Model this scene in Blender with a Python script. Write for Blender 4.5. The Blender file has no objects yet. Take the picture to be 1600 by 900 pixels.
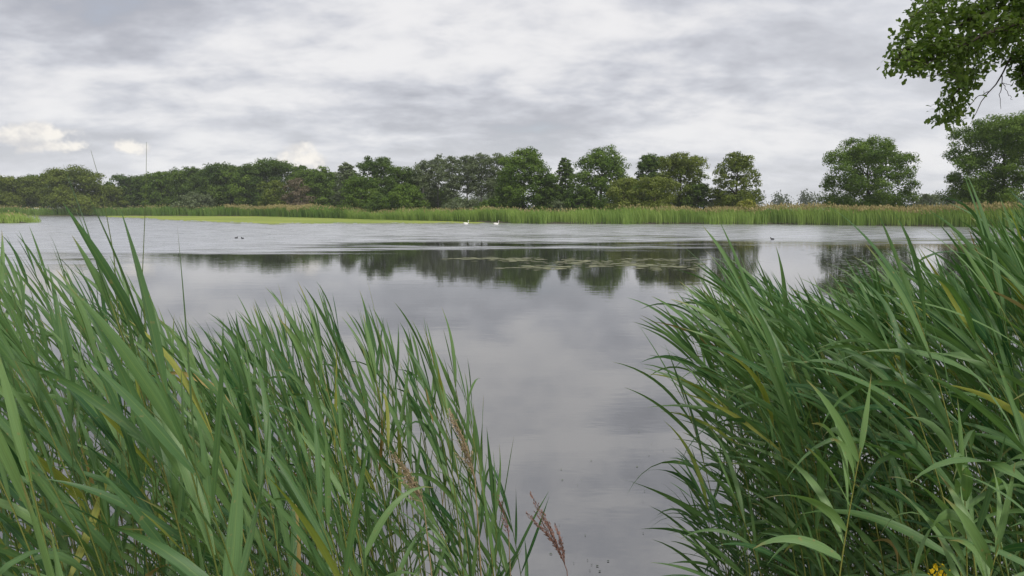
import bpy, math, random
import numpy as np

scene = bpy.context.scene
COL = scene.collection
R = math.radians
rng = np.random.default_rng(11)

# ------------------------------------------------------------------ camera
F = 1164.0                       # focal length in pixels of a 1600 px wide frame
CAM = np.array([0.0, 0.0, 2.5])
PITCH = math.atan(124 / F)
cp, sp = math.cos(PITCH), math.sin(PITCH)
cd = bpy.data.cameras.new('camera')
cd.sensor_width = 36.0
cd.lens = 36.0 * F / 1600.0
cd.clip_start = 0.05
cd.clip_end = 9000
cam = bpy.data.objects.new('camera', cd)
COL.objects.link(cam)
cam.location = CAM
cam.rotation_euler = (math.pi / 2 - PITCH, 0, 0)
scene.camera = cam


def at(u, v, Y):
    """world point seen at photograph pixel (u, v) at distance Y"""
    x, y = (u - 800) / F, (450 - v) / F
    d = np.array([x, cp + y * sp, -sp + y * cp])
    return CAM + d * (Y / d[1])


def pix(P):
    d = np.asarray(P, float) - CAM
    f = d[1] * cp - d[2] * sp
    up = d[1] * sp + d[2] * cp
    return 800 + F * d[0] / f, 450 - F * up / f


# ------------------------------------------------------------------ helpers
class MB:
    """collects quads, becomes ONE mesh object"""
    def __init__(s):
        s.v, s.f, s.t, s.m, s.uv, s.n = [], [], [], [], [], 0

    def add(s, v, f, tint=0.5, mat=0, uv=None):
        v = np.asarray(v, np.float32).reshape(-1, 3)
        f = np.asarray(f, np.int32).reshape(-1, 4)
        s.v.append(v)
        s.f.append(f + s.n)
        t = np.asarray(tint, np.float32)
        s.t.append(np.broadcast_to(t, (len(v),)) if t.ndim == 0 else t)
        s.m.append(np.full(len(f), mat, np.int32))
        s.uv.append(np.zeros((len(v), 2), np.float32) if uv is None else np.asarray(uv, np.float32))
        s.n += len(v)

    def build(s, name, mats, parent=None, origin=None, smooth=True):
        v = np.concatenate(s.v)
        f = np.concatenate(s.f)
        if origin is not None:
            v = v - np.asarray(origin, np.float32)
        me = bpy.data.meshes.new(name)
        me.vertices.add(len(v))
        me.vertices.foreach_set('co', v.ravel())
        me.loops.add(f.size)
        me.loops.foreach_set('vertex_index', f.ravel())
        me.polygons.add(len(f))
        me.polygons.foreach_set('loop_start', np.arange(0, f.size, 4, dtype=np.int32))
        me.polygons.foreach_set('material_index', np.concatenate(s.m))
        me.polygons.foreach_set('use_smooth', np.full(len(f), smooth))
        a = me.attributes.new('tint', 'FLOAT', 'POINT')
        a.data.foreach_set('value', np.concatenate(s.t).astype(np.float32))
        uvl = me.uv_layers.new(name='UVMap')
        uv = np.concatenate(s.uv)[f.ravel()]
        uvl.data.foreach_set('uv', uv.astype(np.float32).ravel())
        me.update(calc_edges=True)
        me.validate()
        for m in (mats if isinstance(mats, (list, tuple)) else [mats]):
            me.materials.append(m)
        o = bpy.data.objects.new(name, me)
        COL.objects.link(o)
        if parent is not None:
            o.parent = parent
        elif origin is not None:
            o.location = origin
        return o


def tag(o, label=None, cat=None, group=None, kind=None):
    for k, x in (('label', label), ('category', cat), ('group', group), ('kind', kind)):
        if x:
            o[k] = x
    return o


def empty(name, loc):
    o = bpy.data.objects.new(name, None)
    COL.objects.link(o)
    o.empty_display_size = 0.2
    o.location = [float(c) for c in loc]
    return o


def nrm(a):
    a = np.asarray(a, float)
    return a / (np.linalg.norm(a, axis=-1, keepdims=True) + 1e-9)


def tube(mb, pts, rad, sides=6, tint=0.5, mat=0):
    pts = np.asarray(pts, float)
    n = len(pts)
    rad = np.broadcast_to(np.asarray(rad, float), (n,))
    tan = nrm(np.gradient(pts, axis=0))
    ref = np.array([0.0, 0, 1]) if abs(tan[0][2]) < 0.8 else np.array([0.0, 1, 0])
    a = nrm(np.cross(tan, ref))
    b = np.cross(tan, a)
    ang = np.linspace(0, 2 * math.pi, sides, endpoint=False)
    ring = (np.cos(ang)[None, :, None] * a[:, None] + np.sin(ang)[None, :, None] * b[:, None]) * rad[:, None, None]
    v = (pts[:, None] + ring).reshape(-1, 3)
    i = np.arange(n - 1)[:, None] * sides
    k = np.arange(sides)[None]
    k2 = (k + 1) % sides
    f = np.stack([i + k, i + k2, i + sides + k2, i + sides + k], -1).reshape(-1, 4)
    uv = np.stack([np.tile(ang / 6.283, n), np.repeat(np.linspace(0, 1, n), sides)], 1)
    mb.add(v, f, tint, mat, uv)


def bez(a, b, c, n):
    t = np.linspace(0, 1, n)[:, None]
    return (1 - t) ** 2 * a + 2 * t * (1 - t) * b + t * t * c


# ------------------------------------------------------------------ materials
def mat(name):
    m = bpy.data.materials.new(name)
    m.use_nodes = True
    nt = m.node_tree
    nt.nodes.clear()
    return m, nt, nt.nodes, nt.links


def leaf_mat(name, dark, light, trans=0.3, rough=0.5, spec=0.35, ribbed=False, tcol=None, noise_scale=None):
    m, nt, N, L = mat(name)
    out = N.new('ShaderNodeOutputMaterial')
    at_ = N.new('ShaderNodeAttribute'); at_.attribute_name = 'tint'
    ramp = N.new('ShaderNodeMix'); ramp.data_type = 'RGBA'
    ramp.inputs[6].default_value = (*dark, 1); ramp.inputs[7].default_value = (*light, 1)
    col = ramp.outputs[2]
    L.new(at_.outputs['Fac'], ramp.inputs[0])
    if ribbed:
        uv = N.new('ShaderNodeUVMap')
        mp = N.new('ShaderNodeMapping'); mp.inputs['Scale'].default_value = (14, 1.5, 1)
        L.new(uv.outputs[0], mp.inputs[0])
        nz = N.new('ShaderNodeTexNoise'); nz.inputs['Scale'].default_value = 1.0; nz.inputs['Detail'].default_value = 2
        L.new(mp.outputs[0], nz.inputs['Vector'])
        mr = N.new('ShaderNodeMapRange'); mr.inputs[1].default_value = .3; mr.inputs[2].default_value = .7
        mr.inputs[3].default_value = .8; mr.inputs[4].default_value = 1.2
        L.new(nz.outputs[0], mr.inputs[0])
        mu = N.new('ShaderNodeVectorMath'); mu.operation = 'SCALE'
        L.new(col, mu.inputs[0]); L.new(mr.outputs[0], mu.inputs['Scale'])
        # pale midrib
        sx = N.new('ShaderNodeSeparateXYZ'); L.new(uv.outputs[0], sx.inputs[0])
        ab = N.new('ShaderNodeMath'); ab.operation = 'SUBTRACT'; ab.inputs[1].default_value = .5; L.new(sx.outputs[0], ab.inputs[0])
        ab2 = N.new('ShaderNodeMath'); ab2.operation = 'ABSOLUTE'; L.new(ab.outputs[0], ab2.inputs[0])
        rb = N.new('ShaderNodeMapRange'); rb.inputs[1].default_value = .03; rb.inputs[2].default_value = .07
        rb.inputs[3].default_value = .45; rb.inputs[4].default_value = 0; L.new(ab2.outputs[0], rb.inputs[0])
        mx = N.new('ShaderNodeMix'); mx.data_type = 'RGBA'; mx.inputs[7].default_value = (.16, .24, .08, 1)
        L.new(rb.outputs[0], mx.inputs[0]); L.new(mu.outputs[0], mx.inputs[6])
        sv = N.new('ShaderNodeMath'); sv.operation = 'MULTIPLY_ADD'; sv.inputs[1].default_value = .30
        L.new(at_.outputs['Fac'], sv.inputs[0]); L.new(sx.outputs[1], sv.inputs[2])
        tpr = N.new('ShaderNodeMapRange'); tpr.inputs[1].default_value = 1.08; tpr.inputs[2].default_value = 1.20
        tpr.inputs[3].default_value = 0; tpr.inputs[4].default_value = .75; L.new(sv.outputs[0], tpr.inputs[0])
        fl = N.new('ShaderNodeTexNoise'); fl.inputs['Scale'].default_value = 55; fl.inputs['Detail'].default_value = 3
        tco = N.new('ShaderNodeTexCoord'); L.new(tco.outputs['Object'], fl.inputs['Vector'])
        flr = N.new('ShaderNodeMapRange'); flr.inputs[1].default_value = .66; flr.inputs[2].default_value = .72
        flr.inputs[3].default_value = 0; flr.inputs[4].default_value = .6; L.new(fl.outputs[0], flr.inputs[0])
        mxx = N.new('ShaderNodeMath'); mxx.operation = 'MAXIMUM'; L.new(tpr.outputs[0], mxx.inputs[0]); L.new(flr.outputs[0], mxx.inputs[1])
        dry = N.new('ShaderNodeMix'); dry.data_type = 'RGBA'; dry.inputs[7].default_value = (.26, .21, .085, 1)
        L.new(mxx.outputs[0], dry.inputs[0]); L.new(mx.outputs[2], dry.inputs[6])
        col = dry.outputs[2]
    p = N.new('ShaderNodeBsdfPrincipled')
    p.inputs['Roughness'].default_value = rough
    p.inputs['Specular IOR Level'].default_value = spec
    L.new(col, p.inputs['Base Color'])
    if trans > 0:
        t = N.new('ShaderNodeBsdfTranslucent')
        tm = N.new('ShaderNodeMix'); tm.data_type = 'RGBA'; tm.blend_type = 'MULTIPLY'; tm.inputs[0].default_value = 1
        L.new(col, tm.inputs[6]); tm.inputs[7].default_value = (*(tcol or (1.5, 1.7, .7)), 1)
        L.new(tm.outputs[2], t.inputs['Color'])
        ms = N.new('ShaderNodeMixShader'); ms.inputs[0].default_value = trans
        L.new(p.outputs[0], ms.inputs[1]); L.new(t.outputs[0], ms.inputs[2])
        L.new(ms.outputs[0], out.inputs['Surface'])
    else:
        L.new(p.outputs[0], out.inputs['Surface'])
    return m


def plain_mat(name, a, b, scale=8, rough=.7, spec=.3, bump=0.0, stretch=(1, 1, 1)):
    m, nt, N, L = mat(name)
    out = N.new('ShaderNodeOutputMaterial')
    tc = N.new('ShaderNodeTexCoord')
    mp = N.new('ShaderNodeMapping'); mp.inputs['Scale'].default_value = stretch
    L.new(tc.outputs['Object'], mp.inputs[0])
    nz = N.new('ShaderNodeTexNoise'); nz.inputs['Scale'].default_value = scale; nz.inputs['Detail'].default_value = 6
    L.new(mp.outputs[0], nz.inputs['Vector'])
    mr = N.new('ShaderNodeMapRange'); mr.inputs[1].default_value = .3; mr.inputs[2].default_value = .7
    L.new(nz.outputs[0], mr.inputs[0])
    mx = N.new('ShaderNodeMix'); mx.data_type = 'RGBA'
    mx.inputs[6].default_value = (*a, 1); mx.inputs[7].default_value = (*b, 1)
    L.new(mr.outputs[0], mx.inputs[0])
    p = N.new('ShaderNodeBsdfPrincipled')
    p.inputs['Roughness'].default_value = rough; p.inputs['Specular IOR Level'].default_value = spec
    L.new(mx.outputs[2], p.inputs['Base Color'])
    if bump:
        bp = N.new('ShaderNodeBump'); bp.inputs['Strength'].default_value = bump
        L.new(nz.outputs[0], bp.inputs['Height']); L.new(bp.outputs[0], p.inputs['Normal'])
    L.new(p.outputs[0], out.inputs['Surface'])
    return m


M = {}
M['dark'] = leaf_mat('foliage_dark', (.038, .076, .013), (.112, .170, .030), .24, .6, .15)
M['mid'] = leaf_mat('foliage_mid', (.050, .100, .013), (.145, .215, .034), .24, .6, .15)
M['olive'] = leaf_mat('foliage_olive', (.070, .104, .014), (.165, .200, .034), .22, .6, .15)
M['yellow'] = leaf_mat('foliage_yellow_green', (.105, .140, .020), (.220, .255, .040), .3)
M['grey'] = leaf_mat('foliage_grey_green', (.080, .108, .050), (.160, .196, .095), .25)
M['russet'] = leaf_mat('foliage_russet', (.110, .092, .055), (.190, .150, .095), .2)
M['bright'] = leaf_mat('foliage_bright_yellow', (.16, .17, .02), (.27, .27, .04), .3)
M['far'] = leaf_mat('foliage_far', (.045, .065, .030), (.085, .110, .050), .2)
M['oak'] = leaf_mat('oak_leaf', (.058, .108, .018), (.155, .215, .040), .35, rough=.5, spec=.3)
M['bark'] = plain_mat('bark', (.045, .036, .028), (.10, .082, .065), 5, .9, .1, .4, (1, 1, .25))
M['birch_bark'] = plain_mat('birch_bark', (.16, .15, .14), (.42, .40, .37), 2, .8, .2, .2, (1, 1, 1.5))
M['reed_leaf'] = leaf_mat('reed_leaf', (.034, .098, .036), (.160, .258, .098), .24, .46, .30, True)
M['reed_stem'] = leaf_mat('reed_stem', (.070, .110, .022), (.190, .190, .045), 0, .4, .4)
M['yellow_leaf'] = leaf_mat('yellowing_reed_leaf', (.15, .19, .035), (.32, .32, .075), .34, .5, .25, True)
M['dead_leaf'] = leaf_mat('dry_leaf', (.24, .18, .06), (.42, .34, .14), .25, .6, .2, False, (1.1, 1.0, .7))
M['dead_stem'] = leaf_mat('dry_stem', (.18, .13, .07), (.38, .29, .16), 0, .6, .2)
M['plume'] = leaf_mat('old_plume', (.26, .20, .12), (.48, .38, .25), .2, .8, .1, False, (1.1, 1, .9))
M['panicle'] = leaf_mat('red_brown_panicle', (.16, .085, .068), (.34, .20, .165), .15, .7, .2, False, (1.1, .9, .8))
M['belt'] = leaf_mat('far_reed_leaf', (.105, .190, .040), (.265, .350, .095), .3, .6, .2)
M['belt_plume'] = leaf_mat('far_reed_plume', (.26, .23, .09), (.46, .39, .20), .2, .8, .1, False, (1.1, 1, .8))
M['duckweed'] = plain_mat('duckweed', (.14, .215, .040), (.36, .395, .090), .22, .8, .1, .0, (.25, 1, 1))
M['algae'] = leaf_mat('floating_algae', (.10, .115, .045), (.23, .235, .12), 0, .6, .3)
M['lily'] = leaf_mat('floating_leaf', (.045, .075, .03), (.12, .15, .07), 0, .35, .5)
M['swan'] = plain_mat('white_feathers', (.64, .63, .60), (.72, .71, .68), 6, .7, .2)
M['bill'] = plain_mat('orange_bill', (.60, .20, .03), (.66, .24, .05), 6, .5, .3)
M['coot'] = plain_mat('black_feathers', (.012, .012, .014), (.03, .03, .032), 10, .6, .3)
M['petal'] = leaf_mat('yellow_petal', (.55, .38, .01), (.75, .55, .02), .3, .6, .2, False, (1, 1, .6))


# ------------------------------------------------------------------ lake outline and ground
LAKE = np.array([(-40, 2), (-75, 60), (-93, 122), (-92, 128), (-84.5, 131), (-95, 142), (-150, 205), (-160, 240), (-142, 261),
                 (-82, 243), (-37, 182), (-8, 140), (5, 124), (42, 120), (62, 103), (76, 85), (64, 40), (40, 12), (14, 4.2),
                 (3.0, 3.6), (1.6, 2.9), (-0.4, 2.7), (-3, 2.5), (-12, 2.2)], float)


def lake_sdf(x, y):
    """negative inside the lake"""
    d = np.full(x.shape, 1e9)
    inside = np.zeros(x.shape, bool)
    n = len(LAKE)
    for i in range(n):
        a, b = LAKE[i], LAKE[(i + 1) % n]
        e = b - a
        t = np.clip(((x - a[0]) * e[0] + (y - a[1]) * e[1]) / (e @ e), 0, 1)
        d = np.minimum(d, np.hypot(x - a[0] - t * e[0], y - a[1] - t * e[1]))
        c = ((a[1] <= y) & (b[1] > y)) | ((b[1] <= y) & (a[1] > y))
        with np.errstate(divide='ignore', invalid='ignore'):
            xi = a[0] + (y - a[1]) / (e[1] if e[1] else 1e-9) * e[0]
        inside ^= c & (x < xi)
    return np.where(inside, -d, d)


def ground_z(x, y):
    x, y = np.asarray(x, float), np.asarray(y, float)
    s = lake_sdf(x, y)
    out = np.where(s < 0, np.maximum(-1.2, s * 0.22), np.minimum(0.32, s * 0.28))
    near = np.clip(1 - np.hypot(x, y) / 30, 0, 1) * np.clip(s, 0, 2.6) / 2.6 * 0.62
    wob = 0.05 * np.sin(x * 1.7 + y * .9) * np.sin(y * 2.1 - x * .6) * np.clip(np.abs(s), 0, 1)
    return out + near + wob


def axis(lims):
    out = []
    for a, b, st in lims:
        out += list(np.arange(a, b, st))
    return np.array(out + [lims[-1][1]])


gx = axis([(-1000, -600, 100), (-600, -180, 30), (-180, -14, 2.5), (-14, 14, .4), (14, 110, 2.5), (110, 600, 30), (600, 1000, 100)])
gy = axis([(-240, -20, 55), (-20, -4, 2), (-4, 9, .35), (9, 290, 2.5), (290, 900, 40), (900, 1300, 100)])
X, Y = np.meshgrid(gx, gy)
Z = ground_z(X, Y)
nx, ny = len(gx), len(gy)
ii, jj = np.meshgrid(np.arange(nx - 1), np.arange(ny - 1))
q = (jj * nx + ii)
mb = MB()
mb.add(np.stack([X, Y, Z], -1), np.stack([q, q + 1, q + nx + 1, q + nx], -1))


def ground_mat():
    m, nt, N, L = mat('ground')
    out = N.new('ShaderNodeOutputMaterial')
    g = N.new('ShaderNodeNewGeometry')
    n1 = N.new('ShaderNodeTexNoise'); n1.inputs['Scale'].default_value = .12; n1.inputs['Detail'].default_value = 8
    n2 = N.new('ShaderNodeTexNoise'); n2.inputs['Scale'].default_value = 9; n2.inputs['Detail'].default_value = 6
    L.new(g.outputs['Position'], n1.inputs['Vector']); L.new(g.outputs['Position'], n2.inputs['Vector'])
    grass = N.new('ShaderNodeMix'); grass.data_type = 'RGBA'
    grass.inputs[6].default_value = (.055, .085, .022, 1); grass.inputs[7].default_value = (.14, .16, .05, 1)
    L.new(n1.outputs[0], grass.inputs[0])
    mud = N.new('ShaderNodeMix'); mud.data_type = 'RGBA'
    mud.inputs[6].default_value = (.035, .030, .020, 1); mud.inputs[7].default_value = (.10, .085, .05, 1)
    L.new(n2.outputs[0], mud.inputs[0])
    sx = N.new('ShaderNodeSeparateXYZ'); L.new(g.outputs['Position'], sx.inputs[0])
    mr = N.new('ShaderNodeMapRange'); mr.inputs[1].default_value = .12; mr.inputs[2].default_value = .3
    L.new(sx.outputs[2], mr.inputs[0])
    mx = N.new('ShaderNodeMix'); mx.data_type = 'RGBA'
    L.new(mr.outputs[0], mx.inputs[0]); L.new(mud.outputs[2], mx.inputs[6]); L.new(grass.outputs[2], mx.inputs[7])
    p = N.new('ShaderNodeBsdfPrincipled'); p.inputs['Roughness'].default_value = .9
    L.new(mx.outputs[2], p.inputs['Base Color'])
    bp = N.new('ShaderNodeBump'); bp.inputs['Strength'].default_value = .5
    L.new(n2.outputs[0], bp.inputs['Height']); L.new(bp.outputs[0], p.inputs['Normal'])
    L.new(p.outputs[0], out.inputs['Surface'])
    return m


tag(mb.build('ground', ground_mat()), kind='structure')


def water_mat():
    m, nt, N, L = mat('pond_water')
    out = N.new('ShaderNodeOutputMaterial')
    g = N.new('ShaderNodeNewGeometry')
    sx = N.new('ShaderNodeSeparateXYZ'); L.new(g.outputs['Position'], sx.inputs[0])

    def noise(scale, stretch, detail=3, rough=.5):
        mp = N.new('ShaderNodeMapping'); mp.inputs['Scale'].default_value = stretch
        L.new(g.outputs['Position'], mp.inputs[0])
        n = N.new('ShaderNodeTexNoise'); n.inputs['Scale'].default_value = scale
        n.inputs['Detail'].default_value = detail; n.inputs['Roughness'].default_value = rough
        L.new(mp.outputs[0], n.inputs['Vector'])
        return n.outputs[0]

    def rng_(src, a, b, c, d, smooth=True):
        r = N.new('ShaderNodeMapRange'); r.interpolation_type = 'SMOOTHSTEP' if smooth else 'LINEAR'
        for i, x in enumerate((a, b, c, d)):
            r.inputs[i + 1].default_value = x
        L.new(src, r.inputs[0])
        return r.outputs[0]

    def math_(op, a, b):
        k = N.new('ShaderNodeMath'); k.operation = op
        for i, x in enumerate((a, b)):
            if isinstance(x, (int, float)):
                k.inputs[i].default_value = x
            else:
                L.new(x, k.inputs[i])
        return k.outputs[0]

    patch = noise(.08, (.30, 1, 1), 5, .6)                 # wind patches, long across the view
    pm = rng_(patch, .38, .62, -13, 13, False)
    pm2 = rng_(noise(.45, (.22, 1, 1), 5, .6), .38, .62, -6, 6, False)
    yw = math_('ADD', math_('ADD', sx.outputs[1], pm2), pm)
    xl = rng_(sx.outputs[0], -30, -5, 1, 0)                  # more wind on the open western side
    yw = math_('ADD', yw, math_('MULTIPLY', xl, 30))
    windy = rng_(yw, 45, 68, 0, 1)
    calm = rng_(yw, 14, 44, 0, 1)
    rough = math_('ADD', math_('MULTIPLY', windy, .25), math_('ADD', math_('MULTIPLY', calm, .012), .010))
    # ripples
    r1 = noise(1.6, (.45, 1.3, 1), 3, .6)
    r2 = noise(7.0, (.5, 1.2, 1), 2, .5)
    hgt = math_('ADD', math_('MULTIPLY', r1, 1.0), math_('MULTIPLY', r2, .22))
    b = N.new('ShaderNodeBump'); b.inputs['Distance'].default_value = .10
    st = math_('ADD', math_('MULTIPLY', windy, .05), math_('ADD', math_('MULTIPLY', calm, .012), .016))
    L.new(st, b.inputs['Strength']); L.new(hgt, b.inputs['Height'])
    p = N.new('ShaderNodeBsdfPrincipled')
    p.inputs['IOR'].default_value = 2.4
    p.inputs['Specular IOR Level'].default_value = .92
    mx = N.new('ShaderNodeMix'); mx.data_type = 'RGBA'
    mx.inputs[6].default_value = (.030, .030, .028, 1); mx.inputs[7].default_value = (.044, .043, .041, 1)
    L.new(noise(.5, (1, 1, 1), 3), mx.inputs[0])
    L.new(mx.outputs[2], p.inputs['Base Color'])
    L.new(rough, p.inputs['Roughness'])
    L.new(b.outputs[0], p.inputs['Normal'])
    # wind-roughened patches: steep little wavelets that throw back the open sky
    gl = N.new('ShaderNodeBsdfGlossy'); gl.distribution = 'MULTI_GGX'
    gl.inputs['Color'].default_value = (.86, .87, .88, 1)
    L.new(rng_(noise(1.1, (.28, 1, 1), 4, .6), .35, .65, .20, .36), gl.inputs['Roughness'])
    L.new(b.outputs[0], gl.inputs['Normal'])
    ms = N.new('ShaderNodeMixShader')
    L.new(math_('MULTIPLY', windy, rng_(noise(.9, (.22, 1, 1), 5, .65), .3, .62, .62, .92)), ms.inputs[0])
    L.new(p.outputs[0], ms.inputs[1]); L.new(gl.outputs[0], ms.inputs[2])
    L.new(ms.outputs[0], out.inputs['Surface'])
    return m


wx = axis([(-190, 110, 10)])
wy = axis([(0.5, 290, 10)])
X, Y = np.meshgrid(wx, wy)
nx, ny = len(wx), len(wy)
ii, jj = np.meshgrid(np.arange(nx - 1), np.arange(ny - 1))
q = jj * nx + ii
mb = MB()
mb.add(np.stack([X, Y, X * 0], -1), np.stack([q, q + 1, q + nx + 1, q + nx], -1))
tag(mb.build('pond_water', water_mat()), kind='structure')


# ------------------------------------------------------------------ leaf card clouds
def cards(mb, c, size, tint, up=0.35, mat=0, asp=1.0, out=None, mess=.6):
    """one small bent leaf clump per centre, turned roughly to OUT"""
    n = len(c)
    nv = rng.normal(size=(n, 3)) + np.array([0, 0, up]) if out is None else out + rng.normal(0, mess, (n, 3)) + np.array([0, 0, up])
    nv = nrm(nv)
    a = nrm(np.cross(nv, rng.normal(size=(n, 3))))
    b = np.cross(nv, a)
    s = (size * rng.uniform(.6, 1.35, n))[:, None]
    k1, k2 = rng.uniform(.6, 1.1, (2, n, 1))
    p = np.stack([c - a * s * .5, c - b * s * .5 * k1 * asp + nv * s * .12, c + a * s * .5, c + b * s * .5 * k2 * asp + nv * s * .12], 1).reshape(-1, 3)
    f = np.arange(4 * n).reshape(n, 4)
    mb.add(p, f, np.repeat(np.clip(tint, 0, 1), 4), mat)


def make_tree(name, label, cat, u, top, hw, Yd, leaf='dark', style='round', dens=1.0, base=0.12, group='trees along the far shore', lean=0.0, lobe=None, n_clumps=None, trunk_r=None):
    global rng
    rng = np.random.default_rng(int(u * 7 + Yd * 3))
    s = Yd / F
    top_z = at(u, top, Yd)[2]
    x = at(u, top, Yd)[0]
    gz = float(ground_z(x, Yd))
    H = top_z - gz
    W = hw * s
    root = empty(name, (x, Yd, gz))
    tag(root, label, cat, group)
    birch = style == 'birch'
    airy = style == 'airy'
    # ---- boughs: lobes of foliage set round the crown
    zb, zt = base * H, H
    cz, hh = (zb + zt) / 2, (zt - zb) / 2
    kz, kw = {'round': ([-1, -.6, 0, .45, .75, .92, 1], [.85, 1.0, 1.0, .93, .76, .56, .36]),
              'cone': ([-1, -.6, 0, .4, .7, .9, 1], [.95, 1.0, .92, .78, .58, .40, .24]),
              'bush': ([-1, -.5, 0, .5, .8, 1], [1.0, 1.0, .95, .80, .55, .2]),
              'birch': ([-1, -.5, .3, .8, 1], [.7, 1.0, .95, .65, .3]),
              'airy': ([-1, -.75, -.3, .3, .75, 1], [.5, 1.0, .95, .76, .52, .2])}[style]
    c0, c1 = {'round': (.26, .42), 'cone': (.24, .38), 'bush': (.30, .46), 'birch': (.34, .56), 'airy': (.17, .29)}[style]
    c0, c1 = lobe or (c0, c1)
    nl = n_clumps or {'round': 24, 'cone': 26, 'bush': 13, 'birch': 15, 'airy': 42}[style]
    nl = int(nl * np.clip(H / (1.7 * W), 1, 2.2))
    W = W * 1.08
    cand = []
    for k in range(nl * 14):
        zz = rng.uniform(-1, 1)
        w = np.interp(zz, kz, kw)
        if rng.uniform() > .2 + .8 * w:
            continue
        an = rng.uniform(0, 6.283)
        rr = rng.uniform(.03, 1.0) ** .45 * w * (1 + .12 * math.sin(3 * an + 4 * zz + u))
        cand.append((rr * math.cos(an) * W * .78, rr * math.sin(an) * W * .78, cz + zz * (hh - .42 * W * (c0 + c1))))
    cand = np.array(cand)
    pick = [0]
    dist = np.linalg.norm(cand - cand[0], axis=1)
    for k in range(nl - 1):
        j = int(np.argmax(dist * (1 + .25 * (cand[:, 2] > cz + .4 * hh)) * rng.uniform(.6, 1, len(cand))))
        pick.append(j)
        dist = np.minimum(dist, np.linalg.norm(cand - cand[j], axis=1))
    cs = cand[pick]
    cs[:, 0] += lean * (cs[:, 2] - zb)
    lr = W * rng.uniform(c0, c1, len(cs))
    # ---- leaves
    ls = float(np.clip(.0019 * Yd, .15, .7)) * (1.0 if style != 'birch' else .85)
    mb = MB()
    axis_c = np.array([0, 0, cz - .15 * hh])
    for c, r in zip(cs, lr):
        od = nrm((c - axis_c) / np.array([W, W, hh]))
        nc = int(rng.integers(12, 18))
        lt = .5 + rng.normal(0, .13)
        for q_ in range(nc):
            d = nrm(rng.normal(size=3) + od * .75 + np.array([0, 0, .45]))
            cc = c + d * r * rng.uniform(.55, 1.0) * np.array([1.1, 1.1, .8])
            r2 = r * rng.uniform(.22, .42)
            n = max(8, int(dens * 6.2 * r2 * r2 / (ls * ls) * (1 if style != 'airy' else .75)))
            dd = nrm(rng.normal(size=(n, 3)))
            p = dd * (rng.uniform(0, 1, n) ** .40)[:, None] * r2 * np.array([1.25, 1.25, .75])
            out_ = nrm(dd * .8 + d * .6)
            cards(mb, cc + p, ls, lt + rng.normal(0, .10) + rng.normal(0, .13, n), .35, out=out_, mess=.5)
        # leaves on the inner twigs of the bough, shade put into their darker tint
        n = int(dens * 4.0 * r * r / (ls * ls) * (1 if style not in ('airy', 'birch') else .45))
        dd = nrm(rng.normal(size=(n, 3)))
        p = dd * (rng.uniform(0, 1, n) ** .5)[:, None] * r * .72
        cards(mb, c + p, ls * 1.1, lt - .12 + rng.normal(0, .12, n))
    if style in ('round', 'cone', 'bush'):  # core leaves tinted dark, the crown's inner shade put into their colour
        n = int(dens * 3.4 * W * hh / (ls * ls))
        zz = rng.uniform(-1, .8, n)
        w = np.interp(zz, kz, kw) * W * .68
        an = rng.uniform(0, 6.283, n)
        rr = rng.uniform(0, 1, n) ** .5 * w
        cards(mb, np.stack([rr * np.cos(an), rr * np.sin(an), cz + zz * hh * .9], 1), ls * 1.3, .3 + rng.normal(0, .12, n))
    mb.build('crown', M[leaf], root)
    # ---- trunk and limbs
    tb = MB()
    tr = trunk_r or (0.018 * H + .06) * (.65 if birch else 1)
    th = H * (.93 if birch else .72)
    zz = np.linspace(-.2, th, 9)
    ph = rng.uniform(0, 6.28, 2)
    px = np.sin(zz * .45 + ph[0]) * .018 * H * (zz / H) + lean * zz / H * hh
    py = np.sin(zz * .38 + ph[1]) * .018 * H * (zz / H)
    tp = np.stack([px, py, zz], 1)
    tube(tb, tp, tr * np.linspace(1.25, .22, 9) ** 1.0, 7)
    for c in cs[rng.permutation(len(cs))[:int(14 if not airy else 24)]]:
        z0 = np.clip(c[2] - rng.uniform(.25, .6) * np.hypot(c[0], c[1]) - .06 * H, .14 * H, th * .95)
        i = np.interp(z0, zz, np.arange(9))
        p0 = np.array([np.interp(z0, zz, px), np.interp(z0, zz, py), z0])
        mid = (p0 + c) / 2 + np.array([0, 0, .10 * np.linalg.norm(c - p0)])
        r0 = tr * .45 * (1 - z0 / H * .6)
        tube(tb, bez(p0, mid, c, 6), np.linspace(r0, r0 * .2, 6), 5)
    tb.build('trunk', M['birch_bark'] if birch else M['bark'], root)
    return root


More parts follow.
